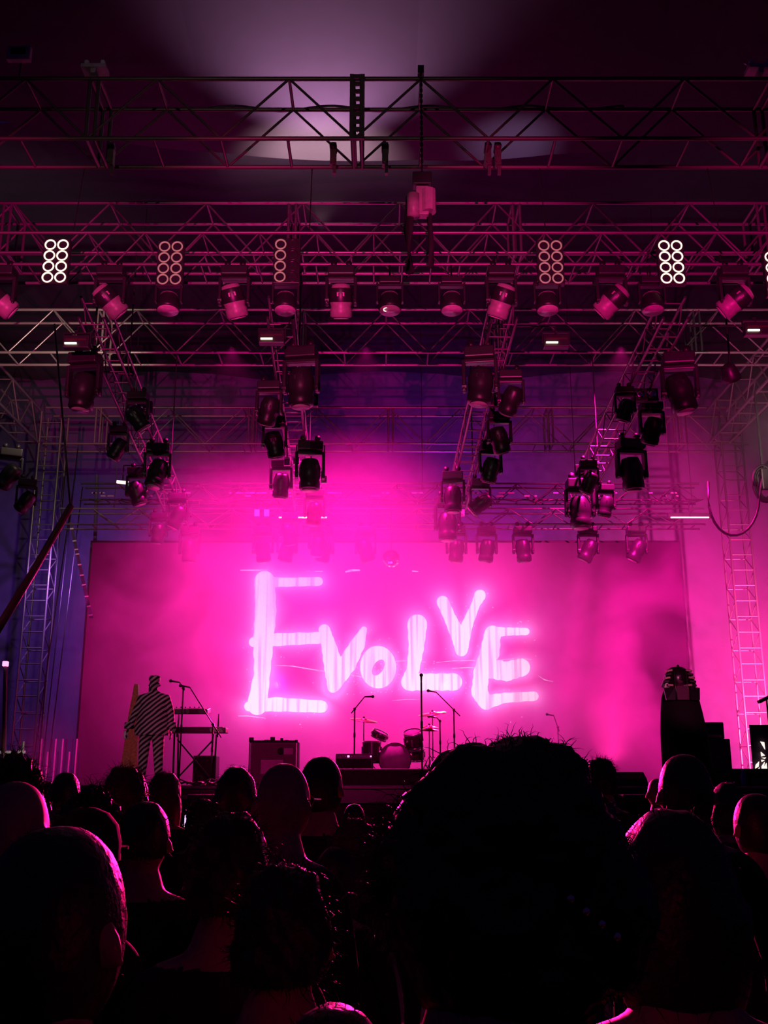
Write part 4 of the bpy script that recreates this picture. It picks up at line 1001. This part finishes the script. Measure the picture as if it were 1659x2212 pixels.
# robed performer
zt = at(1465, 1440, 16.4).z - SZ
rp = link('person', body, None, (on(1480, 16.4), 16.4, SZ), (0, 0, R(180))); rp.scale = (zt / 1.80,) * 3
tag(rp, 'performer in a long black robe and glossy banded headdress', 'person', 'performers on stage')
g = G(); g.lathe([(.40, .03), (.385, .4), (.36, .8), (.325, 1.1), (.29, 1.32), (.25, 1.42), (.12, 1.50)], 42, 1, .62, (0, 0, 0), True, .025)
for v in g.bm.verts:
    if v.co.x < 0: v.co.x *= 1.12 - .12 * v.co.z / 1.5
    else: v.co.x *= .84 + .12 * v.co.z / 1.5
g.build('robe', 'black_cloth', rp)
g = G(); g.lathe([(.150, -.10), (.165, -.02), (.155, .06), (.13, .12), (.07, .165), (.01, .172)], 26, 1.05, .85, HC + Vector((0, -.01, 0)), False)
g.sph(HC + Vector((0, .05, .17)), .02, (1, 1, 1.4))
hd = g.build('headdress', 'dark_gloss', rp)
for s in (-1, 1):
    for k in range(7):
        z = .10 - .055 * k; x = .125 + .016 * k if k < 4 else .135 - .003 * k
        G().box(HC + Vector((s * x, .085 - .005 * k, z)), (.085, .05, .04), Matrix.Rotation(s * R(14 if k < 4 else -4), 3, 'Y'), .008).build('band', 'dark_gloss' if k % 2 else 'gold', hd)
    G().poly([HC + Vector((s * .12, .05, .12)), HC + Vector((s * .235, .04, -.13)), HC + Vector((s * .20, .04, -.16)), HC + Vector((s * .09, .05, -.15))], .05, (0, -1, 0)).build('side_flap', 'dark_gloss', hd)
    G().poly([HC + Vector((s * .085, .19, -.15)), HC + Vector((s * .235, .17, -.17)), HC + Vector((s * .215, .21, -.36)), HC + Vector((s * .10, .22, -.36))], .05, (0, -1, 0)).build('lappet', 'dark_gloss', hd)
    G().tube([HC + Vector((s * .075, .13, .08)), HC + Vector((s * .08, .16, -.12)), HC + Vector((s * .08, .23, -.35))], .006, 6).build('piping', 'gold', hd)
G().lathe([(.05, -.13), (.075, -.08), (.078, .02), (.06, .07)], 20, 1, .8, HC + Vector((0, .065, -.0))).sph(HC + Vector((0, .135, -.02)), .014, (.8, 1, 1.8)).build('mask', 'plum', hd)
G().box(HC + Vector((0, .195, -.25)), (.15, .03, .22), Matrix.Rotation(R(8), 3, 'X'), .005).build('chest_plate', 'plum', hd)
hd.scale = (1.18, 1, 1)

# ---------------------------------------------------------------- haze
hz = G().box((0, 23.2, 7.9), (30, 15.4, 12.2)).mesh('haze', 'black_metal'); hz.materials.clear()
m = bpy.data.materials.new('haze'); m.use_nodes = True; nt = m.node_tree; nt.nodes.clear()
N = nt.nodes.new; Lk = nt.links.new
ou = N('ShaderNodeOutputMaterial'); vs_ = N('ShaderNodeVolumeScatter'); vs_.inputs['Anisotropy'].default_value = .0; vs_.inputs['Color'].default_value = (.97, .93, 1, 1)
geo = N('ShaderNodeNewGeometry')
def blob(c, r):   # 1 at centre falling to 0 at radius
    s = N('ShaderNodeVectorMath'); s.operation = 'SUBTRACT'; Lk(geo.outputs['Position'], s.inputs[0]); s.inputs[1].default_value = c
    d = N('ShaderNodeVectorMath'); d.operation = 'DIVIDE'; Lk(s.outputs[0], d.inputs[0]); d.inputs[1].default_value = r
    l = N('ShaderNodeVectorMath'); l.operation = 'LENGTH'; Lk(d.outputs[0], l.inputs[0])
    mr = N('ShaderNodeMapRange'); mr.interpolation_type = 'SMOOTHSTEP'; Lk(l.outputs['Value'], mr.inputs['Value']); mr.inputs['From Min'].default_value = 1; mr.inputs['From Max'].default_value = 0
    return mr.outputs[0]
def mth(op, a, b):
    n = N('ShaderNodeMath'); n.operation = op
    for i, v in enumerate((a, b)):
        if isinstance(v, (int, float)): n.inputs[i].default_value = v
        else: Lk(v, n.inputs[i])
    return n.outputs[0]
nz_ = N('ShaderNodeTexNoise'); nz_.inputs['Scale'].default_value = .55; nz_.inputs['Detail'].default_value = 4; nz_.inputs['Distortion'].default_value = .9; Lk(geo.outputs['Position'], nz_.inputs['Vector'])
rp_ = N('ShaderNodeMapRange'); Lk(nz_.outputs[0], rp_.inputs['Value']); rp_.inputs['From Min'].default_value = .44; rp_.inputs['From Max'].default_value = .62
puff = rp_.outputs[0]
dens = .0003
for c, r, a, usen in (((-1.1, 24, 6.7), (5.4, 5, 3.3), .19, 0), ((5.2, 22.3, 3.8), (4.4, 4, 3.8), .45, 1), ((-8.1, 25.6, 2.4), (1.3, 2, 1.7), .14, 0), ((10.5, 24, 6), (6, 8, 8), .05, 0), ((-4.5, 23.5, 5.5), (3.6, 4, 4.5), .16, 1), ((0, 23, 3), (9, 6, 3), .05, 1)):
    b_ = mth('MULTIPLY', blob(c, r), a)
    if usen: b_ = mth('MULTIPLY', b_, puff)
    dens = mth('ADD', dens, b_)
Lk(dens, vs_.inputs['Density']); Lk(vs_.outputs[0], ou.inputs['Volume'])
hz.materials.append(m)
h = link('haze', hz); tag(h, 'magenta-lit stage haze and smoke drifting around the rear of the stage', 'haze', kind='stuff')
